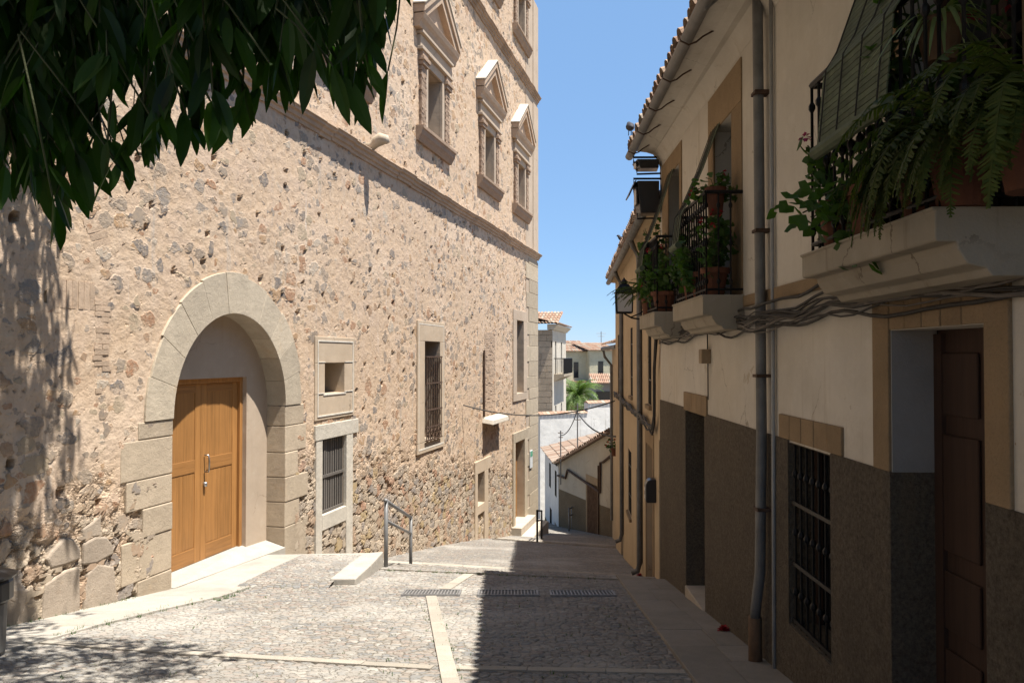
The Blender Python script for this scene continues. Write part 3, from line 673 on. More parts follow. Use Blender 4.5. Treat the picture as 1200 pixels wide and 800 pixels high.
# aedicule windows on the upper floors
def aedicule(c, zb, light):
    m = MB(LG); f = lambda q: zb+q          # zb = sill top
    m.box(c-.95, c+.95, -.1, .03, f(0), f(1.72)) if False else None
    for (a0, a1, z0, z1, o) in ((c-.72, c-.55, .0, 1.84, .05), (c+.55, c+.72, .0, 1.84, .05), (c-.549, c+.549, 1.62, 1.84, .05), (c-1.2, c+1.2, 1.84, 1.92, .14), (c-1.15, c+1.15, 1.923, 2.22, .07), (c-1.2, c+1.2, 2.223, 2.3, .15)):
        m.box(a0, a1, -.06, o, f(z0), f(z1))
    p = m.build('window', 'smooth', pal, bevel=.012)
    m = MB(LG); m.reveal(c-.55, c+.55, f(0), f(1.62), -.03, -.48); m.build('reveal', 'smooth', p)
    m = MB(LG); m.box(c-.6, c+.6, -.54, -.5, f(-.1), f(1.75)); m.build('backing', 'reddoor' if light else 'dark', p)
    for a0, a1 in ((c-1.08, c-.74), (c+.74, c+1.08)):
        m = bricks(a0, a1, f(0), f(1.5), 'brick', .07, .17, .06); m.box(a0+.01, a1-.01, -.06, .06, f(0), f(1.5)); m.build('brick_pilaster', 'brick', p)
        m = MB(LG); m.box(a0-.04, a1+.04, -.05, .13, f(1.503), f(1.6)); m.box(a0-.07, a1+.07, -.05, .16, f(1.603), f(1.7)); m.box(a0-.02, a1+.02, -.05, .11, f(1.703), f(1.838)); m.build('capital', 'brick', p, bevel=.01)
    m = MB(LG); m.prof([(-.1, f(-.36)), (.06, f(-.36)), (.1, f(-.27)), (.15, f(-.2)), (.17, f(-.1)), (.2, f(-.08)), (.2, f(-.003)), (-.1, f(-.003))], c-1.3, c+1.3); m.build('sill', 'brick', p, bevel=.006)
    m = MB(LG)
    m.prof([(-.05, f(2.303)), (.13, f(2.303)), (.16, f(2.42)), (.22, f(2.5)), (.26, f(2.62)), (-.05, f(2.62))], c-1.4, c+1.4)
    for s_ in (-1, 1):
        pts = [(c+s_*1.42, f(2.63)), (c+s_*1.42, f(2.83)), (c, f(3.86)), (c, f(3.66))]
        m.prism(pts, -.05, .27)
        pts = [(c+s_*1.1, f(2.64)), (c, f(3.42)), (c, f(3.64)), (c+s_*1.38, f(2.64))]
        m.prism(pts, -.05, .22)
    m.prism([(c-1.2, f(2.63)), (c+1.2, f(2.63)), (c, f(3.5))], -.05, .06)
    m.build('pediment', 'brickpale', p, bevel=.01)
    m = MB(LG)
    for s_ in (-1, 1):
        x0, z0, x1, z1 = c+s_*1.46, f(2.835), c, f(3.892)
        m.hexa([(x0, -.02, z0), (x1, -.02, z1), (x1,   .3, z1-.02), (x0,   .3, z0-.02), (x0, -.02, z0+.03), (x1, -.02, z1+.03), (x1,   .3, z1+.01), (x0,   .3, z0+.01)])
    m.build('pediment_cover', 'whitestone', p)
    if c < 15: m = None
for i, c in enumerate(PC): aedicule(c, 5.5-.02, i == 3)
for i, c in enumerate(UC): aedicule(c, 11.95-.02, False)
# raised landing before the portal
m = MB(); zt = lambda x, y: -2.955-.055*max(0, y-10.6)
def slab(pts, h=0.0, th=.5):
    m.hexa([(x, y, zt(x, y)-th) for x, y in pts]+[(x, y, zt(x, y)+h) for x, y in pts])
slab([(lw(10.2)-.15, 10.2), (-3.62, 10.2), (-3.42, 11.5), (lw(11.5)-.15, 11.5)]); slab([(lw(11.5)-.15, 11.506), (-3.42, 11.506), (-3.26, 12.5), (lw(12.5)-.15, 12.5)])
slab([(lw(12.5)-.15, 12.506), (-2.3, 12.506), (-2.06, 12.68), (-2.2, 12.95), (lw(13)-.2, 13.0)])
slab([(-2.42, 10.72), (-2.08, 10.72), (-2.03, 11.7), (-2.37, 11.7)], .018); slab([(-2.37, 11.706), (-2.03, 11.706), (-2.02, 12.66), (-2.3, 12.5)], .018)
lo_ = m.build('landing', 'pave', bevel=.015); tag(lo_, kind='structure')
def landing_cobbles():
    pts = []; nx, ny = 60, 90; v = []
    for j in range(ny+1):
        y = 10.3+j/ny*2.2; x0 = -3.6+(y-10.2)*.15; x1 = -2.36+.03*(y-10.7)
        for i in range(nx+1):
            x = x0+(x1-x0)*i/nx; k = min(1, max(0, (y-10.3)/.9)); v.append((x, y, max(zt(x, y), -1.5725-.135*y)+.006-.06*max(0, (10.5-y)/.2)))
    f = [(j*(nx+1)+i, j*(nx+1)+i+1, (j+1)*(nx+1)+i+1, (j+1)*(nx+1)+i) for j in range(ny) for i in range(nx)]
    me = bpy.data.meshes.new('landing_cobbles'); me.from_pydata(v, [], f); me.materials.append(MT['cobble']); me.shade_smooth()
    o = bpy.data.objects.new('landing_cobbles', me); COL.objects.link(o); tag(o, kind='structure')
landing_cobbles()
m = MB()
def tuft(x, y, n=7, L=.05):
    for k in range(n):
        a = random.uniform(0, 6.28); c = Vector((x+jit(.03), y+jit(.03), gz(x, y)-.01)); d = Vector((math.cos(a)*.6, math.sin(a)*.6, 1)).normalized()*L*random.uniform(.5, 1.2); q = Vector((-math.sin(a), math.cos(a), 0))*.004
        m.poly([tuple(c-q), tuple(c+q), tuple(c+d)])
for k in range(60): y = random.uniform(7, 10.6); tuft(-4.1+.3*(y-7.9)+jit(.06) if y < 9.5 else -3.45+jit(.06), y)
for k in range(25): y = random.uniform(5.6, 9.7); tuft(-.43-.148*(y-5.8)+random.choice((-.08, .08)), y, 5, .035)
for k in range(30): x = random.uniform(-2.0, 1.4); tuft(x, 11.62-.307*x+jit(.03), 6, .04)
for k in range(90): tuft(random.uniform(-3.4, 1.2), random.uniform(6, 11.3), 4, .03)
for k in range(40): y = random.uniform(7.6, 9.6); tuft(lw(y)+.05, y, 6, .06)
for k in range(40): y = random.uniform(6.5, 11.3); tuft(1.98+.015*y, y, 6, .05)
tag(m.build('weeds', 'ger', recalc=False), kind='stuff')
# drain grates
def grate(x0, x1, y0, y1, lab):
    t = thing('drain_grate', lab, 'drain grate', ((x0+x1)/2, (y0+y1)/2, gz((x0+x1)/2, (y0+y1)/2)), 0, 'drain grates across the cobbles')
    t.rotation_euler = (math.atan(-.135), 0, 0); hx, hy = (x1-x0)/2, (y1-y0)/2
    m = MB(); m.box(-hx, hx, -hy, hy, -.06, -.012); m.build('drain', 'rust', t)
    m = MB(); m.box(-hx, hx, -hy-.025, -hy, -.06, .012); m.box(-hx, hx, hy, hy+.025, -.06, .012); m.box(-hx-.025, -hx, -hy-.025, hy+.025, -.06, .012); m.box(hx, hx+.025, -hy-.025, hy+.025, -.06, .012)
    m.build('frame', 'lit', t)
    m = MB(); n = 17
    for i in range(n): a = -hx+(i+.5)*2*hx/n; m.box(a-.008, a+.008, -hy, hy, -.03, .008)
    for i in range(1, 4): b = -hy+i*2*hy/4; m.box(-hx, hx, b-.008, b+.008, -.03, .006)
    m.build('bars', 'lit', t)
grate(-1.33, -.66, 9.85, 10.2, 'iron drain grate in the sunlit cobbles, leftmost of three')
grate(-.40, .30, 9.83, 10.18, 'iron drain grate where the shadow edge crosses it, middle of three')
grate(.49, 1.24, 9.8, 10.15, 'iron drain grate wholly in shade beside the sidewalk, right of three')
# handrails
def handrail(p1, p2, lab, mat, h=.95):
    a, b = Vector((*p1, gz(*p1))), Vector((*p2, gz(*p2)))
    t = thing('handrail', lab, 'handrail', a, 0, 'handrails beside the steps'); d = b-a; U = Vector((0, 0, 1))
    for q in (Vector(), d):
        m = MB(); m.tube([q-U*.15, q+U*h], .033, 10); m.build('post', mat, t, smooth=True)
    m = MB(); e = d.normalized()*.07; m.tube([-e+U*(h-.02), d+e+U*(h-.02)], .03, 10); m.build('top_rail', mat, t, smooth=True)
    m = MB(); m.tube([U*(h-.33), d+U*(h-.33)], .025, 8); m.build('lower_rail', mat, t, smooth=True)
handrail((-1.98, 12.66), (-1.96, 15.6), 'grey tube handrail by the landing edge before the rubble wall', 'galv', 1.04)
handrail((.76, 24.3), (1.0, 27.2), 'dark handrail at the palace corner where the street drops', 'iron')
handrail((2.38, 33.6), (2.62, 35.2), 'small far handrail before the brown dado of the end house', 'galv')

# ------------------------------------------------------------------ tile roofs
def tile_roof(mb, p0, e, u, n, L, step=.205, r=.085, rows=1):
    """n rows of half-round tiles; p0 eave start, e along the eave, u up the slope (unit vectors, local)"""
    p0, e, u = Vector(p0), Vector(e).normalized(), Vector(u).normalized(); nn = e.cross(u)
    if nn.z < 0: nn = -nn
    mb.f.append([len(mb.v)+k for k in range(4)]); W_ = n*step
    mb.v += [tuple(p0+e*a+u*b-nn*.01) for a, b in ((0, .04), (W_, .04), (W_, L), (0, L))]
    for i in range(n):
        c = p0+e*(step*(i+.5)); seg = L/rows
        for k in range(rows):
            off = jit(.015); b0 = k*seg-.03+off; b1 = (k+1)*seg+.03; q = []
            for b, lift, rr in ((b0, .028, r*1.06), (b1, .0, r*.9)):
                base = len(mb.v)
                for j in range(6):
                    t = math.pi*j/5; mb.v.append(tuple(c+e*(math.cos(t)*rr+jit(.002))+u*b+nn*(math.sin(t)*rr*.9+lift)))
                q.append(base)
            for j in range(5): mb.f.append([q[0]+j, q[0]+j+1, q[1]+j+1, q[1]+j])
# ------------------------------------------------------------------ plastered house on the right
TR = math.atan(14/F); loc, rz = frame(1.95, 0, TR)
hs = thing('plastered_house', 'cream plastered house with rough brown dado and planted balconies filling the right side', 'building', loc, rz)
ND = (3.38, 4.26, -3.2, .14); MD = (8.63, 9.64, -3.4, -.64); GW = (5.09, 5.9, -1.94, -.625)
WA = (7.47, 8.14, .56, 2.29); WB = (9.97, 10.74, .56, 2.42); WN = (3.1, 4.1, .56, 2.6)
ops = [ND, MD, GW, WA, WB, WN]; ZT = 3.2; YE = 11.45
m = MB(); m.panel(-5, YE, -3.9, ZT, ops, 0, .24)
m.poly([(YE, 0, -3.9), (YE, -7, -3.9), (YE, -7, 5.4), (YE, -3.5, 4.9), (YE, 0, ZT)]); m.poly([(-5, 0, -3.9), (-5, -7, -3.9), (-5, -7, 5.4), (-5, -3.5, 4.9), (-5, 0, ZT)])
m.poly([(-5, -7, -3.9), (YE, -7, -3.9), (YE, -7, 5.4), (-5, -7, 5.4)])
m.build('wall', 'cream', hs)
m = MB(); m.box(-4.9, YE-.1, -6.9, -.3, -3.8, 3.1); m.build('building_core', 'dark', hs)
DT = -.61
m = MB(); m.panel(-5, YE-.001, -3.9, DT, [(ND[0], ND[1], -4, 0), (MD[0], MD[1], -4, 0), (GW[0], GW[1], GW[2], DT)], .014)
m.poly([(YE-.001, .014, -3.9), (YE-.001, 0, -3.9), (YE-.001, 0, DT), (YE-.001, .014, DT)])
e_ = [-5, ND[0], ND[1], GW[0], GW[1], MD[0], MD[1], YE]
for a, b in ((-5, ND[0]), (ND[1], GW[0]), (GW[1], MD[0]), (MD[1], YE)): m.poly([(a, .014, DT), (b, .014, DT), (b, -.01, DT), (a, -.01, DT)])
m.poly([(ND[1], .014, -3.9), (ND[1], -.237, -3.9), (ND[1], -.237, DT), (ND[1], .014, DT)]); m.v = [(a-.003 if abs(a-ND[1]) < 1e-6 else a, o, z) for a, o, z in m.v]
for b_ in (MD, GW): m.reveal(b_[0]+.004, b_[1]-.004, max(b_[2], -3.8)+.004, b_[3]-.004, .012, -.238)
m.build('dado', 'dado', hs)
# near door
m = MB(); m.box(ND[0], ND[1]-.006, -.29, -.245, -3.2, ND[3]-.0); 
d0 = m.build('door', 'darkdoor', hs)
m = MB()
for a0, a1 in ((3.45, 3.78), (3.86, 4.2)):
    for z0, z1 in ((-2.1, -1.5), (-1.4, -1.1), (-1.0, -.4), (-.3, .02)): m.box(a0, a1, -.245, -.228, z0, z1)
m.build('door_panel', 'darkdoor', d0, bevel=.01)
m = MB(); m.box(4.18, 4.257, -.246, -.22, -3.0, .12); m.build('door_post', 'darkdoor', d0)
def blocks(rs, out, mat, parent, name, bevel=.006):
    m = MB()
    for q in rs: m.box(q[0], q[1], -.02, out+jit(.003), q[2], q[3])
    return m.build(name, mat, parent, bevel=bevel)
r_ = [(4.264, 4.46, DT, .34), (3.2, 3.376, DT, .34)]
for i in range(5): a = 3.38+i*.1765; r_.append((a, a+.170, .143, .40))
blocks(r_, .016, 'tanstone', hs, 'door_frame')
m = MB(); m.poly([(ND[1]-.004, .0, DT), (ND[1]-.004, -.24, DT), (ND[1]-.004, -.24, ND[3]), (ND[1]-.004, 0, ND[3])]); m.build('door_reveal', 'greyrev', hs)
# mid door, its lintel and step
m = MB(); m.box(MD[0]-.05, MD[1]+.05, -.29, -.22, -3.4, MD[3]); m.build('door', 'darkdoor', hs)
blocks([(8.52+i*.245, 8.52+i*.245+.238, MD[3]+.003, -.42) for i in range(5)], .018, 'tanstone', hs, 'lintel')
m = MB(); m.box(MD[0]+.01, MD[1]-.01, -.22, .03, -3.3, -2.72); m.build('doorstep', 'step', hs, bevel=.01)
# grille window
g0 = blocks([(4.9+i*.24, 4.9+i*.24+.233, GW[3]+.018, -.43) for i in range(5)], .018, 'tanstone', hs, 'window')
m = MB(); m.box(GW[0]-.03, GW[1]+.03, -.26, -.22, GW[2]-.03, GW[3]); m.build('pane', 'darkglass', g0)
m = MB(); m.box(GW[0]+.37, GW[0]+.44, -.215, -.18, GW[2], GW[3]); m.box(GW[0], GW[0]+.06, -.215, -.18, GW[2], GW[3]); m.box(GW[1]-.06, GW[1], -.215, -.18, GW[2], GW[3]); m.build('casement', 'darkdoor', g0)
m = MB()
for i in range(7):
    a = GW[0]+.05+i*.118; m.tube([(a, -.02, GW[2]), (a, -.02, GW[3])], .0095, 6)
    for z in (-.85, -1.27, -1.7): m.lathe((a, -.02, z), [(.008, -.03), (.022, -.01), (.022, .01), (.008, .03)], 6)
for z in (-1.06, -1.5, GW[2]+.03): m.box(GW[0], GW[1], -.03, -.008, z-.014, z+.014)
m.build('grille', 'iron', g0)
# balcony doors of the upper floor
def balcony_door(op, a0, a1, ztop, lab=None):
    q = [(a0, op[0]-.003, .56, op[3]), (op[1]+.003, a1, .56, op[3]), (a0, a1, op[3]+.003, ztop)]
    p = blocks(q, .014, 'tanstone', hs, 'balcony_door', .004)
    m = MB(); m.box(op[0]-.02, op[1]+.02, -.28, -.23, .5, op[3]); m.build('backing', 'darkglass', p)
    w_ = (op[1]-op[0])/2
    for i in range(2):
        m = MB(); x0 = op[0]+i*w_+.01; x1 = x0+w_-.02
        for b in ((x0, x0+.06, .56, op[3]-.02), (x1-.06, x1, .56, op[3]-.02), (x0+.06, x1-.06, .56, .9), (x0+.06, x1-.06, op[3]-.1, op[3]-.02), (x0+.06, x1-.06, 1.4, 1.45)): m.box(b[0], b[1], -.23, -.19, b[2], b[3])
        m.build('shutter', 'darkdoor', p)
    return p
balcony_door(WA, 7.12, 8.4, 2.68); balcony_door(WB, 9.84, 11.22, 2.67); balcony_door(WN, 2.98, 4.25, 2.9)
# balconies
def balcony(a0, a1, out, zt_=.55, zb=.37):
    m = MB()
    pr = [(0, zb-.13), (out*.5, zb-.13), (out*.55, zb-.10), (out-.12, zb-.085), (out-.085, zb-.03), (out-.08, zb-.002), (out-.008, zb), (out, zb+.008), (out, zt_-.015), (out+.012, zt_-.012), (out+.012, zt_), (0, zt_)]
    m.prof(pr, a0, a1); p = m.build('balcony', 'chipped', hs, bevel=.006)
    m = MB(); rt = zt_+.92; i_ = .045
    fr_ = out-i_
    path = [(a0+i_, 0, rt), (a0+i_, fr_, rt), (a1-i_, fr_, rt), (a1-i_, 0, rt)]
    for s_, t_ in zip(path, path[1:]):
        m.tube([s_, t_], .018, 6); m.tube([(s_[0], s_[1], zt_+.05), (t_[0], t_[1], zt_+.05)], .011, 6)
        d = Vector(t_)-Vector(s_); n = max(2, round(d.length/.105))
        for k in range(n+1):
            q = Vector(s_)+d*k/n
            if q.y < .02: continue
            m.tube([(q.x, q.y, zt_), (q.x, q.y, rt)], .0085, 6)
            for z in (.12, .46, .8): m.lathe((q.x, q.y, zt_+z), [(.008, -.028), (.018, -.01), (.018, .01), (.008, .028)], 6)
    m.build('railing', 'iron', p); return p
balcony(2.97, 4.4, .42, .56, .43); balcony(7.08, 8.5, .37); balcony(9.72, 10.95, .37)
for q in ((4.42, 7.06), (8.52, 9.7)): m = MB(); m.box(q[0], q[1], -.02, .022, .44, .535); m.build('string_course', 'tanstone', hs, bevel=.006)
# eaves, gutter, roof
m = MB(); m.prof([(-.05, 2.72), (.003, 2.72), (.03, 2.80), (.07, 2.86), (.105, 2.895), (.2, 2.925), (.36, 2.945), (.40, 2.95), (.36, 2.985), (.2, 3.05), (-.05, ZT+.06)], -5, YE); m.build('eave', 'cream', hs, skew=True)
m = MB(); seg = [(.43+.06*math.cos(t), 2.895+.06*math.sin(t)) for t in np.linspace(math.pi, 2*math.pi, 9)]
m.prof(seg+[(o*1.0+(.43-o)*.06, z+.004) for o, z in seg[::-1]], -5, YE+.1); gu = m.build('gutter', 'zinc', hs, smooth=True, skew=True)
for i in range(9):
    a = 3.2+i*.98; m = MB(); m.tube([(a, -.01, 3.06), (a, .3, 2.88), (a, .36, 2.83), (a, .43, 2.805), (a, .5, 2.84), (a, .51, 2.89)], .009, 5); m.build('gutter_bracket', 'rust', gu, skew=True)
m = MB(); tile_roof(m, (-5, .41, 2.975), (1, 0, 0), (0, -math.cos(R(20)), math.sin(R(20))), 81, 3.9, .205, .085, 9); m.build('roof', 'tileold', hs, recalc=False, skew=True)
m = MB(); m.poly([(-5, .3, 2.99), (YE, .3, 2.99), (YE, -3.3, 4.3), (-5, -3.3, 4.3)]); m.poly([(-5, -3.3, 4.3), (YE, -3.3, 4.3), (YE, -7, 3.2), (-5, -7, 3.2)]); m.build('roof_deck', 'tileold', hs)
# drainpipe
m = MB(); m.tube([(6.42, .5, 2.83), (6.42, .3, 3.0), (6.41, .1, 3.02), (6.4, .07, 2.9), (6.36, .07, -.6), (6.37, .085, -1.7), (6.44, .1, -2.0), (6.46, .1, -2.1)], .043, 10); dp = m.build('drainpipe', 'zinc', hs, smooth=True)
m = MB(); m.tube([(6.46, .1, -2.55), (6.46, .1, -2.08)], .056, 10); m.build('pipe_foot', 'castiron', dp, smooth=True)
m = MB(); m.tube([(6.2, .025, 3.0), (6.2, .025, -.58), (6.22, .025, -2.4)], .016, 8); m.build('thin_pipe', 'pvc', dp, smooth=True)
for z in (2.1, 1.0, -.15, -1.2): m = MB(); m.box(6.3, 6.42, 0, .122, z-.012, z+.012); m.build('pipe_clip', 'rust', dp)
# junction box and its wire
m = MB(); m.box(8.36, 8.5, 0, .1, -.07, .08); jb = m.build('junction_box', 'box', hs, bevel=.008)
m = MB(); m.tube([(8.44, .02, .28), (8.43, .02, .08)], .007, 5); m.tube([(8.42, .02, -.07), (8.42, .02, -.45)], .007, 5); m.build('wire', 'cable', jb)
# cable bundle
def cables(root, sg, path, n, spread, lab, rr=(.005, .014), sag=.027):
    t = thing('cable_bundle', lab, 'cables', at(root, *path[0], sg), root.rotation_euler.z)
    o0 = Vector((path[0][0], path[0][1], path[0][2]))
    for k in range(n):
        m = MB(sg); pts = []; ph = random.uniform(0, 6); off = Vector((0, abs(random.gauss(0, spread*.5)), random.gauss(0, spread)))
        for (p, q) in zip(path, path[1:]):
            L = (Vector(q)-Vector(p)).length; ns = max(2, int(L/.18))
            for i in range(ns):
                s_ = i/ns; v_ = Vector(p).lerp(Vector(q), s_)+off-o0
                x = v_.x*2.2+ph; v_ += Vector((0, abs(math.sin(x*1.3))*.012, math.sin(x)*sag+math.sin(x*2.7+k)*sag*.5-(.5-.5*math.cos(2*math.pi*((v_.x*.55+k*.13) % 1)))*sag)); pts.append(tuple(v_))
        pts.append(tuple(Vector(path[-1])+off-o0)); m.tube(pts, random.uniform(*rr), 5)
        m.build('cable', 'cable' if k % 3 else 'cablegrey', t, smooth=True)
    return t
cables(hs, 1, [(0.5, .03, .33), (3.0, .03, .30), (4.4, .04, .34), (5.0, .03, .35), (5.6, .03, .29), (6.3, .13, .28), (7.2, .03, .31), (8.6, .03, .30), (11.38, .03, .26)], 15, .038, 'thick tangle of dark cables along the cream wall under the balconies')
# ------------------------------------------------------------------ ochre house further down
TF = math.atan(70/F); loc, rz = frame(2.125, YE+.01, TF)
oh = thing('ochre_house', 'narrow ochre house with two drainpipes beyond the cream house', 'building', loc, rz)
OD = (1.12, 2.2, -4, -1.45); W1 = (5.75, 6.75, -3.45, -2.05); W2 = (4.0, 4.45, -4.2, -2.2); U1 = (1.35, 1.95, -.78, .7); U2 = (5.3, 5.95, -.83, .62); D2 = (8.6, 9.5, -5.5, -3.0); W3 = (10.0, 10.7, -1.0, .6)
ops = [OD, W1, W2, U1, U2, D2, W3]
m = MB(); m.panel(0, 11.9, -6, 2.2, ops, 0, .2); m.poly([(11.9, 0, -6), (11.9, -6, -6), (11.9, -6, 3.5), (11.9, 0, 2.2)]); m.poly([(0, 0, -6), (0, -6, -6), (0, -6, 3.5), (0, 0, 2.2)]); m.build('wall', 'ochre', oh)
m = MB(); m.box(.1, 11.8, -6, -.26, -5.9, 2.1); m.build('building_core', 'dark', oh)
for o_, mt in ((OD, 'reddoor'), (D2, 'darkdoor'), (W2, 'darkdoor')):
    m = MB(); m.box(o_[0], o_[1], -.24, -.16, o_[2], o_[3]); m.build('door', mt, oh)
m = MB()
for q in ((OD[1]+.002, OD[1]+.16, -3.9, OD[3]), (OD[0]-.16, OD[0]-.002, -3.9, OD[3]), (OD[0]-.16, OD[1]+.16, OD[3]+.002, OD[3]+.24)): m.box(q[0], q[1], -.02, .015, q[2], q[3])
m.build('door_frame', 'tanstone', oh, bevel=.005)
for o_ in (W1, U1, U2, W3):
    m = MB(); m.box(o_[0]-.05, o_[1]+.05, -.02, .05, o_[2]-.07, o_[2]-.002); p = m.build('window', 'tanstone', oh)
    m = MB(); m.box(o_[0], o_[1], -.24, -.17, o_[2], o_[3]); m.build('pane', 'darkglass', p)
    m = MB()
    for i in range(6): a = o_[0]+(i+.5)*(o_[1]-o_[0])/6; m.tube([(a, -.02, o_[2]), (a, -.02, o_[3])], .01, 5)
    for z in (o_[2]+.4, o_[3]-.35): m.box(o_[0], o_[1], -.03, -.01, z-.012, z+.012)
    m.build('grille', 'iron', p)
for a, zb in ((3.05, -3.95), (8.35, -4.6)):
    m = MB(); m.tube([(a, .2, 2.12), (a, .15, 1.98), (a, .055, 1.8), (a, .05, 1.6), (a, .05, zb+.25), (a+.03, .09, zb+.1), (a+.02, .2, zb+.06)], .05, 8); m.build('drainpipe', 'zinc', oh, smooth=True)
m = MB(); seg = [(.2+.07*math.cos(t), 2.16+.07*math.sin(t)) for t in np.linspace(math.pi, 2*math.pi, 8)]; m.prof(seg+[(o+(.2-o)*.06, z+.004) for o, z in seg[::-1]], 0, 11.95); m.build('gutter', 'zinc', oh, smooth=True)
m = MB(); m.prof([(-.05, 2.14), (.14, 2.16), (.14, 2.2), (-.05, 2.28)], 0, 11.95); m.build('eave', 'ochre', oh)
m = MB(); tile_roof(m, (0, .24, 2.235), (1, 0, 0), (0, -math.cos(R(19)), math.sin(R(19))), 58, 3.4, .205, .085, 7); m.build('roof', 'tileold', oh, recalc=False)
m = MB(); m.box(.0, .14, -.0, .03, -3.6, -1.2); m.build('corner_trim', 'ochre', oh)
cables(oh, 1, [(-.06, .05, .3), (.28, .05, -.2), (.32, .05, -.9), (.6, .05, -1.08), (2.5, .05, -1.06), (6.0, .05, -1.05), (9.0, .05, -1.02), (11.6, .05, -1.05)], 8, .035, 'dark cables running along the ochre house above its door', (.01, .018))
# mailbox by the ochre door
b = at(oh, .78, 0, -2.03, 1)
t = thing('mailbox', 'glossy black mailbox with rounded top on the ochre wall by the door', 'mailbox', b, oh.rotation_euler.z)
m = MB(); m.prof([(0, -.17), (.14, -.17), (.16, -.14), (.16, .1), (.13, .16), (.08, .18), (0, .18)], -.12, .12); m.build('body', 'black', t, bevel=.015)
m = MB(); m.box(-.09, .09, .16, .166, .0, .05); m.box(-.08, .08, .16, .164, -.12, -.06); m.build('slot', 'steel', t)
# square wall lantern
b = at(oh, 1.5, .42, .72, 1)
t = thing('wall_lantern', 'square wall lantern with milky panes and black cap on the ochre house', 'lantern', b, oh.rotation_euler.z)
m = MB(); m.hexa([(-.12, -.12, 0), (.12, -.12, 0), (.12, .12, 0), (-.12, .12, 0), (-.13, -.13, .3), (.13, -.13, .3), (.13, .13, .3), (-.13, .13, .3)]); m.build('glass', 'milk', t)
m = MB()
for sx in (-1, 1):
    for sy in (-1, 1): m.tube([(sx*.122, sy*.122, -.01), (sx*.133, sy*.133, .31)], .012, 5)
for s_ in (-1, 1): m.tube([(s_*.133, -.133, .305), (s_*.133, .133, .305)], .012, 5); m.tube([(-.133, s_*.133, .305), (.133, s_*.133, .305)], .012, 5); m.tube([(s_*.122, -.122, -.005), (s_*.122, .122, -.005)], .012, 5); m.tube([(-.122, s_*.122, -.005), (.122, s_*.122, -.005)], .012, 5)
m.build('frame', 'iron', t)
m = MB(); m.hexa([(-.16, -.16, .315), (.16, -.16, .315), (.16, .16, .315), (-.16, .16, .315), (-.07, -.07, .45), (.07, -.07, .45), (.07, .07, .45), (-.07, .07, .45)]); m.lathe((0, 0, .45), [(.05, 0), (.06, .05), (.02, .09), (.0, .12)], 8); m.build('cap', 'iron', t)
m = MB(); m.tube([(0, -.42, -.1), (0, -.3, -.12), (0, -.12, -.09), (0, 0, -.02)], .015, 6); m.tube([(0, -.42, .1), (0, -.25, -.02), (0, -.1, -.08)], .012, 6); m.build('bracket', 'iron', t)
# floodlights on the corner of the cream house
def flood(a, o, z, tall, lab, visor):
    b = at(hs, a, o, z, 1); t = thing('floodlight', lab, 'floodlight', b, hs.rotation_euler.z, 'floodlights on the cream house corner')
    m = MB(); m.hexa([(-.13, -.15, 0), (.13, -.17, 0), (.13, .13, 0), (-.13, .11, 0), (-.16, -.15, tall), (.16, -.17, tall), (.16, .19, tall), (-.16, .16, tall)]); bd = m.build('housing', 'black', t, bevel=.012)
    m = MB(); m.tube([(0, -o-.0, -.05), (0, .14, -.06), (0, .14, .02)], .014, 6); m.build('bracket', 'iron', t)
    m = MB(); m.tube([(0, -o, tall+.06), (0, .19, tall+.06), (0, .18, tall-.02)], .016, 6); m.build('bracket', 'iron', t)
    if visor:
        m = MB(); m.hexa([(-.17, .17, tall), (.17, .17, tall), (.17, .27, tall-.22), (-.17, .27, tall-.22), (-.17, .185, tall+.005), (.17, .185, tall+.005), (.17, .285, tall-.21), (-.17, .285, tall-.21)]); m.build('visor', 'black', t)
    m = MB(); m.box(-.12, .12, .15, .17, tall*.3, tall*.8); m.build('lens', 'darkglass', t)
flood(11.38, .2, 2.66, .12, 'small black floodlight under the eave end, upper of two', False)
flood(11.36, .2, 2.02, .45, 'large black floodlight box with hinged visor, lower of two', True)

# ------------------------------------------------------------------ plants on the balconies
def leaf(mb, b, d, L, W_, up=Vector((0, 0, 1)), fold=.25, droop=.25, n=4):
    d = d.normalized(); s = d.cross(up)
    s = s.normalized() if s.length > 1e-3 else Vector((1, 0, 0)); nrm = s.cross(d); rows = []
    for k in range(n+1):
        t = k/n; c = b+d*(L*t)-Vector((0, 0, 1))*(droop*L*t*t); wd = W_*.5*(math.sin(math.pi*min(1, t*.92+.06))**.75) if 0 < k < n else W_*.03
        base = len(mb.v); mb.v += [tuple(c-s*wd+nrm*fold*wd), tuple(c), tuple(c+s*wd+nrm*fold*wd)]; rows.append(base)
    for A, B in zip(rows, rows[1:]): mb.f.append([A, A+1, B+1, B]); mb.f.append([A+1, A+2, B+2, B+1])
def rdir(zlo=-1, zhi=1):
    z = random.uniform(zlo, zhi); t = random.uniform(0, 2*math.pi); r = math.sqrt(max(0, 1-z*z)); return Vector((r*math.cos(t), r*math.sin(t), z))
def pot(t, r=.12, h=.22):
    m = MB(); m.lathe((0, 0, 0), [(r*.68, 0), (r*.92, h*.8), (r*1.08, h*.8), (r*1.1, h), (r*.95, h), (r*.9, h*.9)], 18); return m.build('pot', 'pot', t, smooth=False)
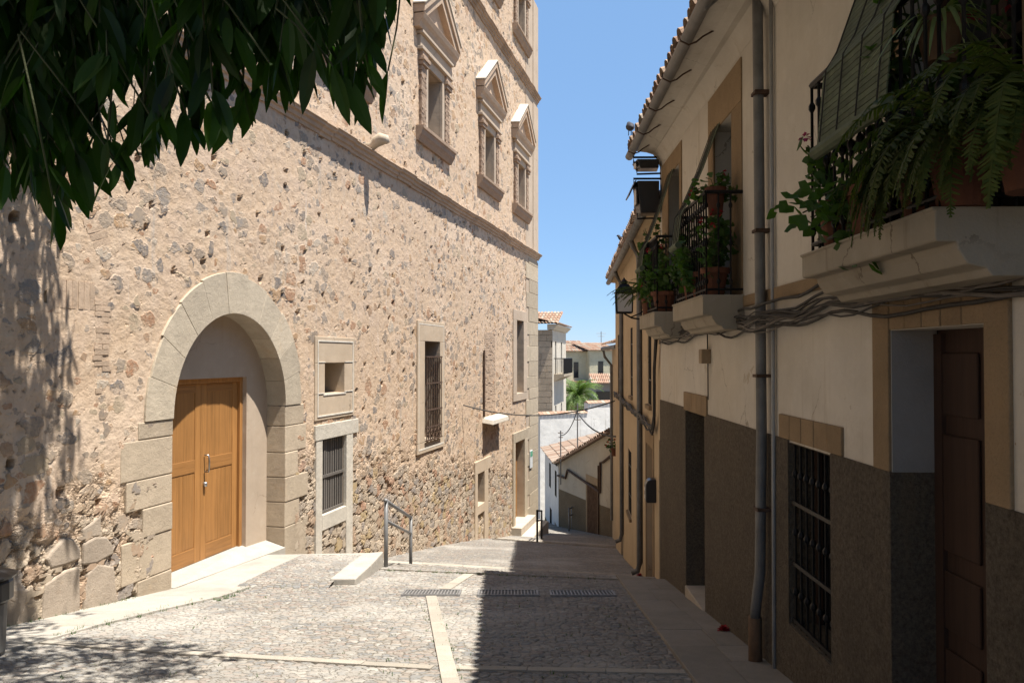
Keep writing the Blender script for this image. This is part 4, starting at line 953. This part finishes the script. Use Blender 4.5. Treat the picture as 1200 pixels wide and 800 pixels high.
def fern(loc_, lab, n=16, L=.75, grp='plants on the near balcony', droop=1.2, side=None, r=.13):
    t = thing('potted_fern', lab, 'potted plant', loc_, 0, grp); pot(t, r, .26); m = MB()
    for k in range(n):
        a = random.uniform(0, 2*math.pi); l = L*random.uniform(.65, 1.15); d = Vector((math.cos(a), math.sin(a), random.uniform(.5, 1.3)))
        if side is not None and random.random() < .75: d.x = side[0]+jit(.5); d.y = side[1]+jit(.6)
        d.normalize(); N = 46; p = Vector((0, 0, .25)); pts = [p.copy()]; v = d.copy()
        for i in range(N):
            p = p+v*(l/N); v = (v+Vector((0, 0, -1))*droop*1.9/N).normalized(); pts.append(p.copy())
        m.tube([tuple(q) for q in pts[::5]], .003, 3, False)
        for i in range(2, N):
            tt = i/N; v = (pts[i+1]-pts[i-1]).normalized(); s_ = v.cross(Vector((0, 0, 1)))
            s_ = s_.normalized() if s_.length > .05 else Vector((1, 0, 0)); pl = .062*math.sin(math.pi*(tt*.85+.12))*(l/.7); wd = l/N*.46
            for sg in (-1, 1):
                if random.random() < .1: continue
                pq = pl*random.uniform(.65, 1.15); b0 = pts[i]; e = b0+s_*sg*pq+v*pq*random.uniform(.1, .45)-Vector((0, 0, pq*random.uniform(-.1, .35)))-v*pl*.25+v*pl*.25-Vector((0, 0, pl*.18)); base = len(m.v)
                m.v += [tuple(b0-v*wd), tuple(b0+v*wd), tuple(e+v*wd*.6), tuple(e-v*wd*.4)]; m.f.append([base, base+1, base+2, base+3])
    m.build('fronds', 'fern', t, recalc=False); return t
def bushy(loc_, lab, n_=150, rad=(.25, .25, .3), cz=.45, grp=None, flo='flower', nf=5, ls=.05, hang=0., r=.12, potted=True, name='potted_geranium', lm='ger'):
    n = int(n_*1.8); ls *= .85; hang *= 1.4
    t = thing(name, lab, 'potted plant', loc_, 0, grp)
    if potted: pot(t, r, .24)
    m = MB(); st = MB(); tips = []
    for k in range(max(6, n//14)):
        d = rdir(-.2, 1); e = Vector((d.x*rad[0], d.y*rad[1], cz+d.z*rad[2]-hang*random.random())); tips.append(e)
        mid = Vector((e.x*.45, e.y*.45, (.2+e.z)*.5+.05)); st.tube([(0, 0, .2), tuple(mid), tuple(e)], .004, 4, False)
    for k in range(n):
        e = random.choice(tips); c = e*random.uniform(.45, 1.02) if e.z > .2 else e+rdir()*.1; c = c+rdir()*.05; c.z = max(c.z, .12-hang)
        nn = (rdir(-.1, 1)+Vector((0, 0, .3))).normalized(); u = nn.orthogonal().normalized(); q = nn.cross(u); s_ = ls*random.uniform(.6, 1.25); base = len(m.v)
        m.v.append(tuple(c)); K = 8
        for j in range(K):
            a = 2*math.pi*j/K; rr = s_*(1 if j else .25)*(1+.12*(-1)**j); m.v.append(tuple(c+u*math.cos(a)*rr+q*math.sin(a)*rr+nn*s_*.22))
        for j in range(K): m.f.append([base, base+1+j, base+1+(j+1) % K])
    m.build('foliage', lm, t, recalc=False); st.build('stems', 'stem', t)
    if nf:
        fm = MB()
        for k in range(nf):
            c = random.choice(tips)*1.08
            for j in range(12):
                d = rdir(); leaf(fm, c+d*.008, d, .03, .024, n=2)
        fm.build('flowers', flo, t, recalc=False)
    return t
def spider(loc_, lab, n=34, L=.42, grp=None):
    t = thing('spider_plant', lab, 'hanging plant', loc_, 0, grp); m = MB()
    for k in range(n):
        a = random.uniform(0, 2*math.pi); d = Vector((math.cos(a), math.sin(a), random.uniform(.2, 1.4))).normalized(); leaf(m, Vector((0, 0, 0)), d, L*random.uniform(.6, 1.1), .018, n=7, droop=random.uniform(.7, 1.3), fold=.4)
    m.build('foliage', 'spider', t, recalc=False)
    m = MB(); m.lathe((0, 0, -.16), [(.06, 0), (.09, .15), (.095, .17), (.0, .17)], 12); m.build('pot', 'castiron', t)
    m = MB(); m.tube([(0, 0, 0), (.01, 0, .5), (0, 0, 1.0)], .004, 4); m.build('cord', 'cable', t); return t
B = lambda a, o, z=.56: at(hs, a, o, z, 1)
GN = 'plants on the near balcony'; GM = 'plants on the middle balcony'; GF = 'plants on the far balcony'
fern(B(3.02, .29), 'big fern arching over the near balcony rail in its middle', 36, .62, GN, 1.9, (-.7, .3))
fern(B(2.7, .22), 'fern drooping over the near corner of the near balcony', 30, .62, GN, 1.8, (-.8, -.3), .13)
fern(B(3.28, .29), 'fern hanging long fronds beside the big fern on the near balcony', 18, .55, GN, 2.3, (-.8, -.1))
bushy(B(4.15, .30), 'leafy geranium trailing out past the far corner of the near balcony', 130, (.24, .34, .34), .32, GN, 'pink', 3, .05, .3)
bushy(B(3.9, .2), 'geranium behind the blind on the near balcony', 120, (.2, .2, .3), .4, GN, 'flower', 2, .045)
bushy(B(3.5, .12), 'tall leafy plant behind the ferns on the near balcony', 150, (.3, .16, .5), .75, GN, 'flower', 3, .045, 0, .13, name='potted_plant')
bushy(B(3.75, .33), 'ivy trailing through the bars under the near blind', 110, (.22, .14, .22), .3, GN, 'flower', 0, .035, .3, .1, name='potted_ivy')
spider(B(3.25, .25, 1.36), 'pale spider plant hanging above the near balcony', 40, .36, GN)
bushy(B(7.25, .22), 'red geranium in a pot at the near end of the middle balcony', 130, (.18, .18, .3), .4, GM, 'flower', 7, .04)
bushy(B(7.62, .25), 'green geranium pot spilling through the middle balcony bars', 190, (.2, .26, .42), .42, GM, 'pink', 3, .042, .2)
bushy(B(8.0, .25), 'light green leafy plant at the middle balcony centre', 170, (.22, .26, .4), .38, GM, 'flower', 0, .045, .25, name='potted_plant')
bushy(B(8.32, .22), 'dark leafy plant at the far corner of the middle balcony', 120, (.18, .2, .4), .5, GM, 'pink', 3, .04)
bushy(B(7.3, .2, 1.3), 'red flowered pot raised to rail height on the middle balcony', 80, (.22, .14, .14), .22, GM, 'flower', 9, .04, 0, .09)
bushy(B(9.9, .22), 'leafy plant in a large terracotta pot on the far balcony', 110, (.2, .2, .3), .45, GF, 'flower', 3, .045, 0, .15)
bushy(B(10.25, .24), 'spreading green plant at the far balcony middle', 150, (.28, .28, .4), .45, GF, 'flower', 2, .05, .2, name='potted_plant')
fern(B(10.6, .28), 'fern poking out from the far balcony toward the lantern', 18, .6, GF, .9, (-.7, .5))
bushy(B(10.8, .2), 'tall shrub at the far end of the far balcony', 150, (.2, .22, .5), .75, GF, 'flower', 0, .045, 0, .14, name='potted_plant')
# slatted roll-up blinds slung over the railings
def blind(a0, a1, z_top, out, rail, drop, lab):
    t = thing('roll_up_blind', lab, 'blind', at(hs, a0, 0, 0, 1), hs.rotation_euler.z, 'green slatted blinds over the balcony rails'); w_ = a1-a0
    path = [Vector((0, .02, z_top)), Vector((0, out*.5, z_top-(z_top-rail)*.53)), Vector((0, out-.02, rail+.03)), Vector((0, out+.035, rail-.06)), Vector((0, out+.07, rail-drop))]
    d = [0]
    for p, q in zip(path, path[1:]): d.append(d[-1]+(q-p).length)
    m = MB(); s_ = 0
    while s_ < d[-1]:
        k = max(i for i in range(len(path)-1) if d[i] <= s_); u = (s_-d[k])/(d[k+1]-d[k]); c = path[k].lerp(path[k+1], u); v = (path[k+1]-path[k]).normalized()*.0135; n = Vector((0, -v.z, v.y)).normalized()*.003
        m.hexa([(0, *(c-v-n)[1:]), (w_, *(c-v-n)[1:]), (w_, *(c+v-n)[1:]), (0, *(c+v-n)[1:]), (0, *(c-v+n)[1:]), (w_, *(c-v+n)[1:]), (w_, *(c+v+n)[1:]), (0, *(c+v+n)[1:])]); s_ += .031
    m.build('slats', 'blind', t)
    m = MB(); e = path[-1]; m.tube([(-.02, e.y, e.z-.03), (w_+.02, e.y, e.z-.03)], .035, 10); m.build('roll', 'blind', t)
    m = MB()
    for f_ in (.08, .36, .64, .92): m.tube([(w_*f_, p.y+.012, p.z+.006) for p in path], .004, 4)
    m.build('cords', 'cable', t)
blind(3.25, 4.02, 2.62, .40, 1.48, .42, 'green slatted blind slung over the near balcony rail')
blind(7.88, 8.2, 2.3, .36, 1.47, .34, 'green slatted blind slung over the middle balcony rail')
blind(10.32, 10.7, 2.42, .36, 1.47, .3, 'green slatted blind slung over the far balcony rail')
def blossom(a, o, root, lab):
    p = at(root, a, o, 0, 1); p.z = gz(p.x, p.y)+.02; t = MB()
    for k in range(60): d = rdir(0, 1); leaf(t, d*random.uniform(.0, .035), d, .045, .035, n=2)
    ob = t.build('fallen_blossom', 'flower', recalc=False); ob.location = p; tag(ob, lab, 'flower', 'fallen red blossoms')
blossom(7.62, .07, hs, 'red blossom lying on the sidewalk against the brown dado')
blossom(1.6+.9, .1, oh, 'red blossom lying at the foot of the ochre house')
# pigeons
def pigeon(p, rz_, lab, s=1.0):
    t = thing('pigeon', lab, 'pigeon', p, rz_, 'pigeons on the eaves'); m = MB()
    m.tube([(-.2*s, 0, .06*s), (-.12*s, 0, .08*s), (-.04*s, 0, .11*s), (.04*s, 0, .135*s), (.09*s, 0, .17*s), (.11*s, 0, .205*s), (.135*s, 0, .215*s), (.165*s, 0, .21*s)], [.018*s, .04*s, .066*s, .06*s, .04*s, .033*s, .026*s, .006*s], 10)
    for q in (-1, 1): m.tube([(0, q*.02*s, .07*s), (.01*s, q*.02*s, 0), (.035*s, q*.02*s, 0)], .006*s, 4)
    m.build('body', 'pigeon', t, smooth=True)
pigeon(at(oh, .75, .14, 2.34, 1), R(120), 'dark pigeon perched on the ochre house eave beside the floodlight', 1.0)
pigeon(at(oh, 2.1, .2, 2.28, 1), R(80), 'hunched pigeon on the ochre house gutter just below the first', .8)
pigeon(at(oh, 4.9, .22, 2.30, 1), R(150), 'lone small pigeon halfway along the ochre house eave', .85)
pigeon(at(hs, 10.9, .5, 3.03, 1), R(90), 'dark pigeon on the tiled eave end of the cream house', .9)

# ------------------------------------------------------------------ far houses
m = MB()
eh = thing('corner_house', 'cream house with brown dado and sloping tiled roof closing the lower street', 'building', (3.9, 30.2, 0), math.atan2(37-30.2, 2.16-3.9))
# local a runs from the near end (a=0) to the far corner, o>0 towards the street
EL = math.hypot(37-30.2, 2.16-3.9)
top = lambda a: -2.75-(a/EL)*2.15
DR = (1.95, 3.15, -8, -5.15)
m = MB(); m.prism([(0, -8.6), (EL, -8.6), (EL, top(EL)), (0, top(0))], -5, 0); m.build('wall', 'beige', eh)
m = MB(); dz = lambda a: -5.85-.03*a if a > 2 else -5.85
m.prism([(0, -8.6), (DR[0]-.15, -8.6), (DR[0]-.15, dz(DR[0])), (0, dz(0)+.1)], 0.002, .014); m.prism([(DR[1]+.15, -8.6), (EL, -8.6), (EL, dz(EL)), (DR[1]+.15, dz(DR[1]))], .002, .014); m.build('dado', 'dado3', eh)
m = MB()
for q in ((DR[0]-.15, DR[0], -8, DR[3]), (DR[1], DR[1]+.15, -8, DR[3]), (DR[0]-.15, DR[1]+.15, DR[3]+.002, DR[3]+.3)): m.box(q[0], q[1], .0, .02, q[2], q[3])
m.build('door_frame', 'tanstone', eh); m = MB(); m.box(DR[0]+.002, DR[1]-.002, .002, .016, -8, DR[3]); m.build('door', 'flatdark', eh)
u_ = Vector((EL, 0, top(EL)-top(0))).normalized()
m = MB(); 
m2_ = MB(); tile_roof(m2_, (EL+.15, .25, top(EL)-.05), (-u_.x, 0, -u_.z), (0, -1, .12), int(EL/u_.x/.205)+2, 5.2, .205, .085, 16); m2_.build('roof', 'tilemix', eh, recalc=False)
m = MB(); m.tube([(0, .06, -3.6), (1.2, .06, -4.1), (1.5, .06, -4.15), (1.55, .06, -5.35), (1.9, .06, -5.3), (5.6, .06, -5.0), (5.9, .06, -5.4), (EL, .06, -5.45)], .05, 6); m.tube([(1.75, .05, -7.8), (1.75, .05, -4.3)], .035, 6); m.build('service_pipe', 'rust', eh)
m = MB(); m.prof([(0, -.06), (.1, -.06), (.1, 0), (0, 0)], 0, 1); 
# white house continuing round the bend
wh = thing('white_house', 'white house with ochre dado and narrow windows beyond the bend', 'building', (2.14, 37.02, 0), math.atan2(6.5, -.36))
WL = 6.5; wops = [(.8, 1.5, -6.6, -5.4), (3.4, 4.2, -6.6, -5.4), (3.0, 3.9, -9.1, -7.6), (.7, 1.7, -11, -7.9)]
m = MB(); m.panel(0, WL, -11, -4.95, wops, 0, .12); m.box(.02, WL, -5, -.14, -11, -4.95); m.poly([(WL, 0, -11), (WL, -.15, -11), (WL, -.15, -4.95), (WL, 0, -4.95)]); m.build('wall', 'whitewash', wh)
m = MB(); m.panel(0, WL, -11, -8.6, [wops[2], wops[3]], .012); m.build('dado', 'dado2', wh)
for q in wops[:3]:
    m = MB(); m.box(q[0], q[1], -.13, -.09, q[2], q[3]); p = m.build('window', 'darkglass', wh); m = MB()
    for i in range(4): a = q[0]+(i+.5)*(q[1]-q[0])/4; m.tube([(a, .0, q[2]), (a, .0, q[3])], .015, 4)
    m.build('grille', 'iron', p)
m = MB(); q = wops[3]; m.box(q[0], q[1], -.13, -.09, q[2], q[3]); m.build('door', 'zinc', wh)
m = MB(); tile_roof(m, (0, .2, -4.95), (1, 0, 0), (0, -math.cos(R(14)), math.sin(R(14))), 32, 4.6, .205, .085, 9); m.build('roof', 'tilemix', wh, recalc=False)
m = MB(); m.tube([(0, .08, -4.98), (WL, .08, -4.98)], .05, 6); m.build('gutter', 'zinc', wh)
# whitewashed garden wall
gw = thing('garden_wall', 'weathered whitewashed garden wall topped with tiles below the palm', 'wall', (1.6, 46, 0), R(27))
m = MB(); m.box(-.1, 3.1, -.2, .2, -11, -3.28); m.box(3.1, 12, -.2, .2, -11, -2.72); m.build('masonry', 'greywash', gw)
m = MB()
for a0, a1, z in ((-.15, 3.1, -3.28), (3.1, 12, -2.72)):
    a = a0
    while a < a1: m.prof([(-.28, z), (.28, z), (.0, z+.14)], a, min(a+.24, a1)-.01); a += .25
m.build('tile_coping', 'tile', gw)
# pole with wires before the roof
def mast(x, y, zb, zt_, lab, arms, r=.03):
    t = thing('utility_mast', lab, 'mast', (x, y, zb), 0, 'masts on the tiled roof'); H = zt_-zb; m = MB(); m.tube([(0, 0, -.3), (0, 0, H)], r, 6); m.build('pole', 'galv', t); m = MB()
    for a, l in arms: m.tube([(-l, 0, H+a), (l, 0, H+a)], .018, 4)
    m.build('crossarm', 'rust', t)
mast(2.82, 34.6, -5.0, -2.0, 'thin mast with short crossarms standing before the tiled roof', ((-.15, .15), (-.4, .12), (-.7, .14)))
mast(2.18, 36.0, -5.4, -3.3, 'short leaning mast at the left corner of the tiled roof', ((-.1, .12), (-.3, .1)))
def wire(p, q, sag, lab, r=.02):
    p, q = Vector(p), Vector(q); m = MB(); m.tube([tuple((q-p)*k/14-Vector((0, 0, 4*sag*(k/14)*(1-k/14)))) for k in range(15)], r, 5); o = m.build('wire', 'cable'); o.location = p; tag(o, lab, 'wire', 'overhead wires')
wire(at(pal, 21.6, .02, -1.35, LG), at(oh, 11.4, .05, -1.25, 1), .35, 'long wire from the palace wall across the street to the ochre house', .018)
wire((2.82, 34.6, -2.4), at(oh, 11.8, .0, -2.3, 1), .25, 'short wire from the thin mast down to the ochre house end', .025)
wire((2.82, 34.6, -2.3), (2.18, 36, -3.5), .3, 'short wire linking the two masts on the tiled roof', .02)
# last right-hand house whose eave peeks past the ochre house
rh = thing('eave_house', 'low house whose tiled eave and gutter peek past the ochre house', 'building', *frame(3.42, 23.6, math.atan(.05)))
m = MB(); m.box(0, 6.4, -5, 0, -8, .35); m.build('wall', 'ochre', rh)
m = MB(); tile_roof(m, (-.1, .35, .42), (1, 0, 0), (0, -math.cos(R(18)), math.sin(R(18))), 32, 3, .205, .085, 6); m.build('roof', 'tile', rh, recalc=False)
m = MB(); m.tube([(-.1, .36, .3), (6.4, .36, .3)], .07, 8); m.tube([(6.0, .36, .3), (6.0, .3, .0), (6.0, .06, -.3), (6.0, .06, -6)], .05, 8); m.build('gutter', 'zinc', rh)
# small flower shelf with orange blooms on its wall
fs = bushy(at(rh, 2.0, .25, -3.15, 1), 'orange flowers in a wall pot past the ochre house end', 60, (.26, .24, .24), .3, None, 'orange', 46, .05, 0, .12, name='flower_pot')
m = MB(); m.box(-.02, .02, -.02, .02, 0, 0.02); 
# ashlar townhouse with white side and balcony
th_ = thing('corner_townhouse', 'pale townhouse with ashlar end wall and iron balcony behind the palace corner', 'building', (2.42, 48, 0), math.atan2(7, 1.28))
m = MB(-1); TL = 7.1; tops = [(1.2, 1.9, -1.1, .95), (4.2, 4.9, -1.1, .95), (1.2, 1.9, -5.6, -3.0), (4.2, 4.9, -5.6, -3.0)]
m.panel(0, TL, -12, 1.62, tops, 0, .2); m.box(.05, TL, -7, -.24, -12, 1.6); m.poly([(TL, 0, -12), (TL, -.3, -12), (TL, -.3, 1.6), (TL, 0, 1.6)]); m.build('wall', 'paleplaster', th_)
for q in tops: m = MB(-1); m.box(q[0], q[1], -.23, -.15, q[2], q[3]); m.build('window', 'darkglass', th_)
m = MB(-1); z = -12
while z < 1.6:
    a = -1.5*random.random()
    while a < 7: 
        b = a+random.uniform(.6, 1.1); m.box(-.06, .0-jit(.004), -b, -max(a, 0.002)-.01, z, min(z+.36, 1.62)-.01) if b > .1 else None; a = b
    z += .37
m.build('ashlar_end', 'ash', th_)
m = MB(-1); m.prof([(-.3, 1.63), (.08, 1.63), (.14, 1.72), (.3, 1.86), (.34, 1.95), (-.3, 1.95)], -.12, TL+.1); m.build('cornice', 'whitestone', th_)
m = MB(-1); tile_roof(m, (-.3, -.4 if False else -.36, 1.97), (1, 0, 0), (0, math.cos(R(16)), math.sin(R(16))), 36, 4, .205, .085, 6); tile_roof(m, (-.4, -.36, 1.97), (0, 1, 0), (math.cos(R(16)), 0, math.sin(R(16))), 34, 3, .205, .085, 5); m.build('roof', 'tile', th_, recalc=False)
m = MB(-1); m.prof([(0, -1.5), (.5, -1.25), (.62, -1.2), (.62, -1.05), (0, -1.05)], .6, 5.6); bp = m.build('balcony', 'sill', th_)
m = MB(-1)
for i in range(41): a = .63+i*.1235; m.tube([(a, .59, -1.05), (a, .59, -.1)], .016, 4)
m.tube([(.6, .59, -.1), (5.6, .59, -.1)], .025, 4); m.tube([(.62, 0, -.1), (.62, .59, -.1)], .025, 4)
for i in range(5): m.tube([(.62, .1+i*.11, -1.05), (.62, .1+i*.11, -.1)], .014, 4)
m.build('railing', 'iron', bp)
# pale yellow house and grey house far behind
yh = thing('yellow_house', 'pale yellow house with low terracotta roof in the far background', 'building', (5.9, 92, 0), R(8))
m = MB(); yo = [(.9, 1.5, -4.6, -1.9) if False else (1.0, 1.7, -2.6, -.6), (2.6, 3.3, -2.6, -.6)]
m.box(-6, 2.75, 0, 6, -12, .6); m.box(2.75, 6.2, -1.3, 6, -12, .7); m.build('wall', 'yellow', yh)
for (a, o, z0, z1, w_) in ((-.1, -.03, -2.4, -.6, .5), (1.2, -.03, -2.4, -.6, .55), (3.75, -1.33, -2.4, -.5, .6), (3.75, -1.33, -7.0, -5.4, .6)):
    m = MB(); m.box(a, a+w_, o, o+.06, z0, z1); m.build('window', 'darkglass', yh)
m = MB(); m.box(1.0, 2.75, -1.0, -.002, -12, -2.9); m.build('porch', 'yellow', yh)
m = MB(); m.box(.9, 2.745, -1.1, -.01, -2.89, -2.75); m.build('porch_cover', 'tile', yh)
m = MB(); tile_roof(m, (-6.3, -.4, .62), (1, 0, 0), (0, math.cos(R(15)), math.sin(R(15))), 45, 5, .205, .085, 4); tile_roof(m, (2.6, -1.6, .72), (1, 0, 0), (-.3, math.cos(R(13)), math.sin(R(13))), 18, 4.2, .205, .085, 4); m.build('roof', 'tile', yh, recalc=False)
m = MB(); m.box(-1.6, -.9, 2.6, 3.2, 1.0, 2.4); m.build('chimney', 'brickpale', yh)
gh = thing('grey_house', 'dark grey rendered house behind the yellow house', 'building', (13.5, 112, 0), R(-4))
m = MB(); m.box(-6, 12, 0, 8, -14, .9); m.build('wall', 'greyplaster', gh)
m = MB(); m.prism([(-6.3, .92), (12.3, .92), (12.3, 1.05), (-6.3, 1.05)], -.3, 8.3); m.build('roof', 'tileold', gh)
m = MB(); m.tube([(-1, 1, .9), (-1, 1, 3.6)], .05, 5); m.tube([(-1.7, 1, 3.3), (-.3, 1, 3.3)], .03, 4); m.tube([(-1.5, 1, 2.9), (-.5, 1, 2.9)], .03, 4); m.build('aerial', 'galv', gh)
lh = thing('low_house', 'small low house with red tile lean-to roof right of the palm', 'building', (9.6, 84, 0), 0)
m = MB(); m.box(-1.2, 6, 0, 4, -12, -2.4); m.build('wall', 'greyplaster', lh); m = MB(); tile_roof(m, (-1.4, -.9, -2.75), (1, 0, 0), (0, .93, .33), 36, 2.8, .205, .085, 3); m.build('roof', 'tile', lh, recalc=False)
m = MB(); m.box(1.1, 3.2, -.25, -.002, -6.5, -3.3); m.build('porch', 'whitewash', lh); m = MB(); m.box(-.8, .8, -.06, -.002, -6, -3.6); m.build('window', 'darkglass', lh)
# palm
pt = thing('palm_tree', 'green date palm crown rising behind the whitewashed garden wall', 'tree', (4.85, 60, -11), 0)
m = MB(); m.tube([(0, 0, -.5), (.05, 0, 4), (.0, 0, 7.9)], [.32, .27, .3], 10); m.build('trunk', 'bark', pt)
m = MB(); dm = MB()
for k in range(90):
    a = random.uniform(0, 2*math.pi); el = random.uniform(-.4, 1.35); l = random.uniform(1.9, 2.7); d = Vector((math.cos(a)*math.cos(el), math.sin(a)*math.cos(el), math.sin(el))); p = Vector((0, 0, 7.9)); N = 16; tgt = m if el > -.1 else dm; pts = [p.copy()]
    for i in range(N): p = p+d*(l/N); d = (d+Vector((0, 0, -.14))).normalized(); pts.append(p.copy())
    tgt.tube([tuple(q) for q in pts[::4]], .02, 3, False)
    for i in range(2, N):
        v = (pts[i+1]-pts[i-1]).normalized(); s_ = v.cross(Vector((0, 0, 1))).normalized(); ll = .5*math.sin(math.pi*(i/N*.8+.15))
        for j in range(2):
            for sg in (-1, 1):
                b0 = pts[i].lerp(pts[i+1], j*.5); e = b0+s_*sg*ll*.8+v*ll*.5-Vector((0, 0, ll*random.uniform(.1, .5))); base = len(tgt.v); tgt.v += [tuple(b0-v*.025), tuple(b0+v*.025), tuple(e)]; tgt.f.append([base, base+1, base+2])
m.build('crown', 'palm', pt, recalc=False); dm.build('dry_fronds', 'deadpalm', pt, recalc=False)

# ------------------------------------------------------------------ litter bin at the left edge
lb = thing('litter_bin', 'dark litter bin with a ridged lid at the left edge', 'bin', (-4.44, 6.75, gz(-4.44, 6.75)), 0)
m = MB(); m.lathe((0, 0, 0), [(.16, 0), (.18, .02), (.19, .42), (.19, .42)], 18); m.build('base', 'zinc', lb); m = MB(); m.lathe((0, 0, .43), [(.2, 0), (.235, .03), (.235, .17), (.22, .2)], 18); m.build('body', 'black', lb); m = MB(); m.lathe((0, 0, .632), [(.25, 0), (.26, .02), (.05, .1), (0, .1)], 18); m.build('lid', 'black', lb)

# ------------------------------------------------------------------ the tree overhead
tr = thing('broadleaf_tree', 'dark glossy leaved tree hanging its branches into the upper left', 'tree', (-3.9, 2.6, gz(-3.9, 2.6)), 0)
T0 = Vector(tr.location)
m = MB(); H0 = -T0.z
m.tube([(0, 0, -.3), (.05, .05, 1.0), (.1, .2, 2.6), (.25, .5, 3.8), (.4, .7, 5.2)], [.2, .17, .15, .12, .07], 12)
LIMB = [((-3.8, 2.9, 1.0), (-3.3, 4.2, 2.6), (-3.3, 5.6, 3.4), (-3.4, 6.6, 3.8)), ((-3.7, 3.0, 1.6), (-2.4, 4.2, 3.1), (-1.3, 5.4, 3.9)), ((-3.6, 3.1, 2.0), (-2.2, 2.6, 2.6), (-1.0, 2.0, 3.4), (.6, 1.4, 3.8)), ((-3.75, 2.9, 1.2), (-2.6, 2.7, 1.5), (-1.7, 2.6, 1.72), (-1.0, 2.6, 1.6)), ((-3.6, 3.0, 1.4), (-3.0, 3.0, 1.6), (-2.2, 2.9, 1.5))]
for L_ in LIMB: m.tube([tuple(Vector(p)-T0) for p in L_], [.08, .05, .03, .018][:len(L_)], 8)
m.build('trunk', 'bark', tr, smooth=True)
bx = [-400, 0, 40, 80, 112, 160, 200, 235, 290, 312, 350, 382, 418, 448, 462, 476, 2000]; by = [260, 242, 262, 285, 226, 206, 196, 165, 150, 112, 128, 88, 150, 128, 25, -5, -30]
bnd = lambda x: float(np.interp(x, bx, by))
cr = MB(); tw = MB()
def put(p, d, L, W_, mb=cr): leaf(mb, p-T0, d, L, W_, Vector((jit(1), jit(1), jit(.6)))+Vector((0, -.6, .4)), random.uniform(.1, .45), random.uniform(.0, .25), 5)
def sprig(x, y, D, nl, Ls=.125):
    tip = px(x, y, D); st = tip+Vector((jit(.16)-.08, jit(.15)+.05, .34+jit(.1))); pts = [st, st.lerp(tip, .5)+Vector((jit(.03), jit(.03), .03)), tip]
    okx = []
    for k in range(nl):
        f_ = random.random()**.7; b = st.lerp(tip, f_)+Vector((jit(.012), jit(.012), 0)); d = Vector((jit(.6), jit(.6), -1.0+jit(.35))); L = Ls*random.uniform(.72, 1.2)
        e = b+d.normalized()*L; ex, ey = proj(e); qx, qy = proj(b)
        if ey > bnd(ex)+14 or ex > 470 and ey > 0: continue
        put(b, d, L, L*random.uniform(.26, .34)); okx.append(b)
    if okx:
        low = min(okx, key=lambda q: q.z); tw.tube([tuple(st-T0), tuple(st.lerp(low, .5)+Vector((jit(.01), jit(.01), .01))-T0), tuple(low-T0)], .0028, 4, False)
TIPS = [(75, 288), (58, 266), (32, 240), (100, 225), (45, 232), (12, 228), (88, 250), (155, 232), (146, 214), (165, 184), (198, 204), (185, 168), (172, 168), (120, 192), (132, 200), (228, 172), (221, 160), (240, 172), (262, 170), (251, 160), (283, 150), (292, 158), (205, 112), (318, 106), (345, 132), (336, 84), (306, 66), (386, 62), (408, 142), (400, 112), (440, 166), (447, 148), (430, 122), (424, 80), (446, 86), (446, 45), (462, 12), (372, 84), (356, 100), (268, 84), (240, 96), (180, 118), (330, 112), (412, 96)]
for (x, y) in TIPS:
    for k in range(2): sprig(x+jit(5), y-random.uniform(14, 34), random.uniform(2.0, 2.5), 5)
ibx = [-400, 0, 60, 100, 130, 175, 215, 250, 300, 360, 420, 445, 460, 2000]; iby = [228, 208, 198, 165, 105, 72, 46, 34, 40, 46, 46, 24, 0, -30]
ib = lambda x: float(np.interp(x, ibx, iby))
for k in range(950):
    x = random.uniform(-260, 455); y = ib(x)-random.random()**1.25*330
    if y > ib(x)-130 and math.sin(x*.083+y*.05)+math.sin(y*.09-x*.031) < -.55: continue
    sprig(x, y, random.uniform(2.0, 3.6), 8)
def canopy(c, r, n, Ls=.17):
    c = Vector(c)
    for k in range(n):
        d = rdir(); p = c+Vector((d.x*r[0], d.y*r[1], d.z*r[2]))*random.random()**.45
        # clumps and gaps
        if math.sin(p.x*3.1+p.y*1.7)+math.sin(p.y*3.7-p.z*2.3)+math.sin(p.z*4.1+p.x*1.3) < -.7: continue
        x, y = proj(p); x2, y2 = proj(p-Vector((0, 0, Ls)))
        if -40 < x < 1240 and y2 > (ib(x)-45 if x < 465 else -40): continue
        put(p, Vector((jit(1), jit(1), -.7+jit(.5))), Ls*random.uniform(.8, 1.2), Ls*.34)
canopy((-3.6, 6.95, 3.75), (1.5, 1.15, 1.5), 5200); canopy((-1.75, 5.5, 4.1), (1.55, 1.0, 1.15), 2600); canopy((-2.8, 3.6, 3.9), (2.2, 1.6, 1.2), 3000); canopy((0.3, -.6, 4.1), (3.4, 3.4, 1.1), 8000, .26); canopy((-3, .5, 4), (2, 2.5, 1), 2500, .26); canopy((.7, 2.6, 4.3), (1.9, 1.3, .9), 3000, .24)  # last three clumps unseen, added above the camera to dim the near right
cr.build('crown', 'leaf', tr, recalc=False); tw.build('twigs', 'stem', tr)
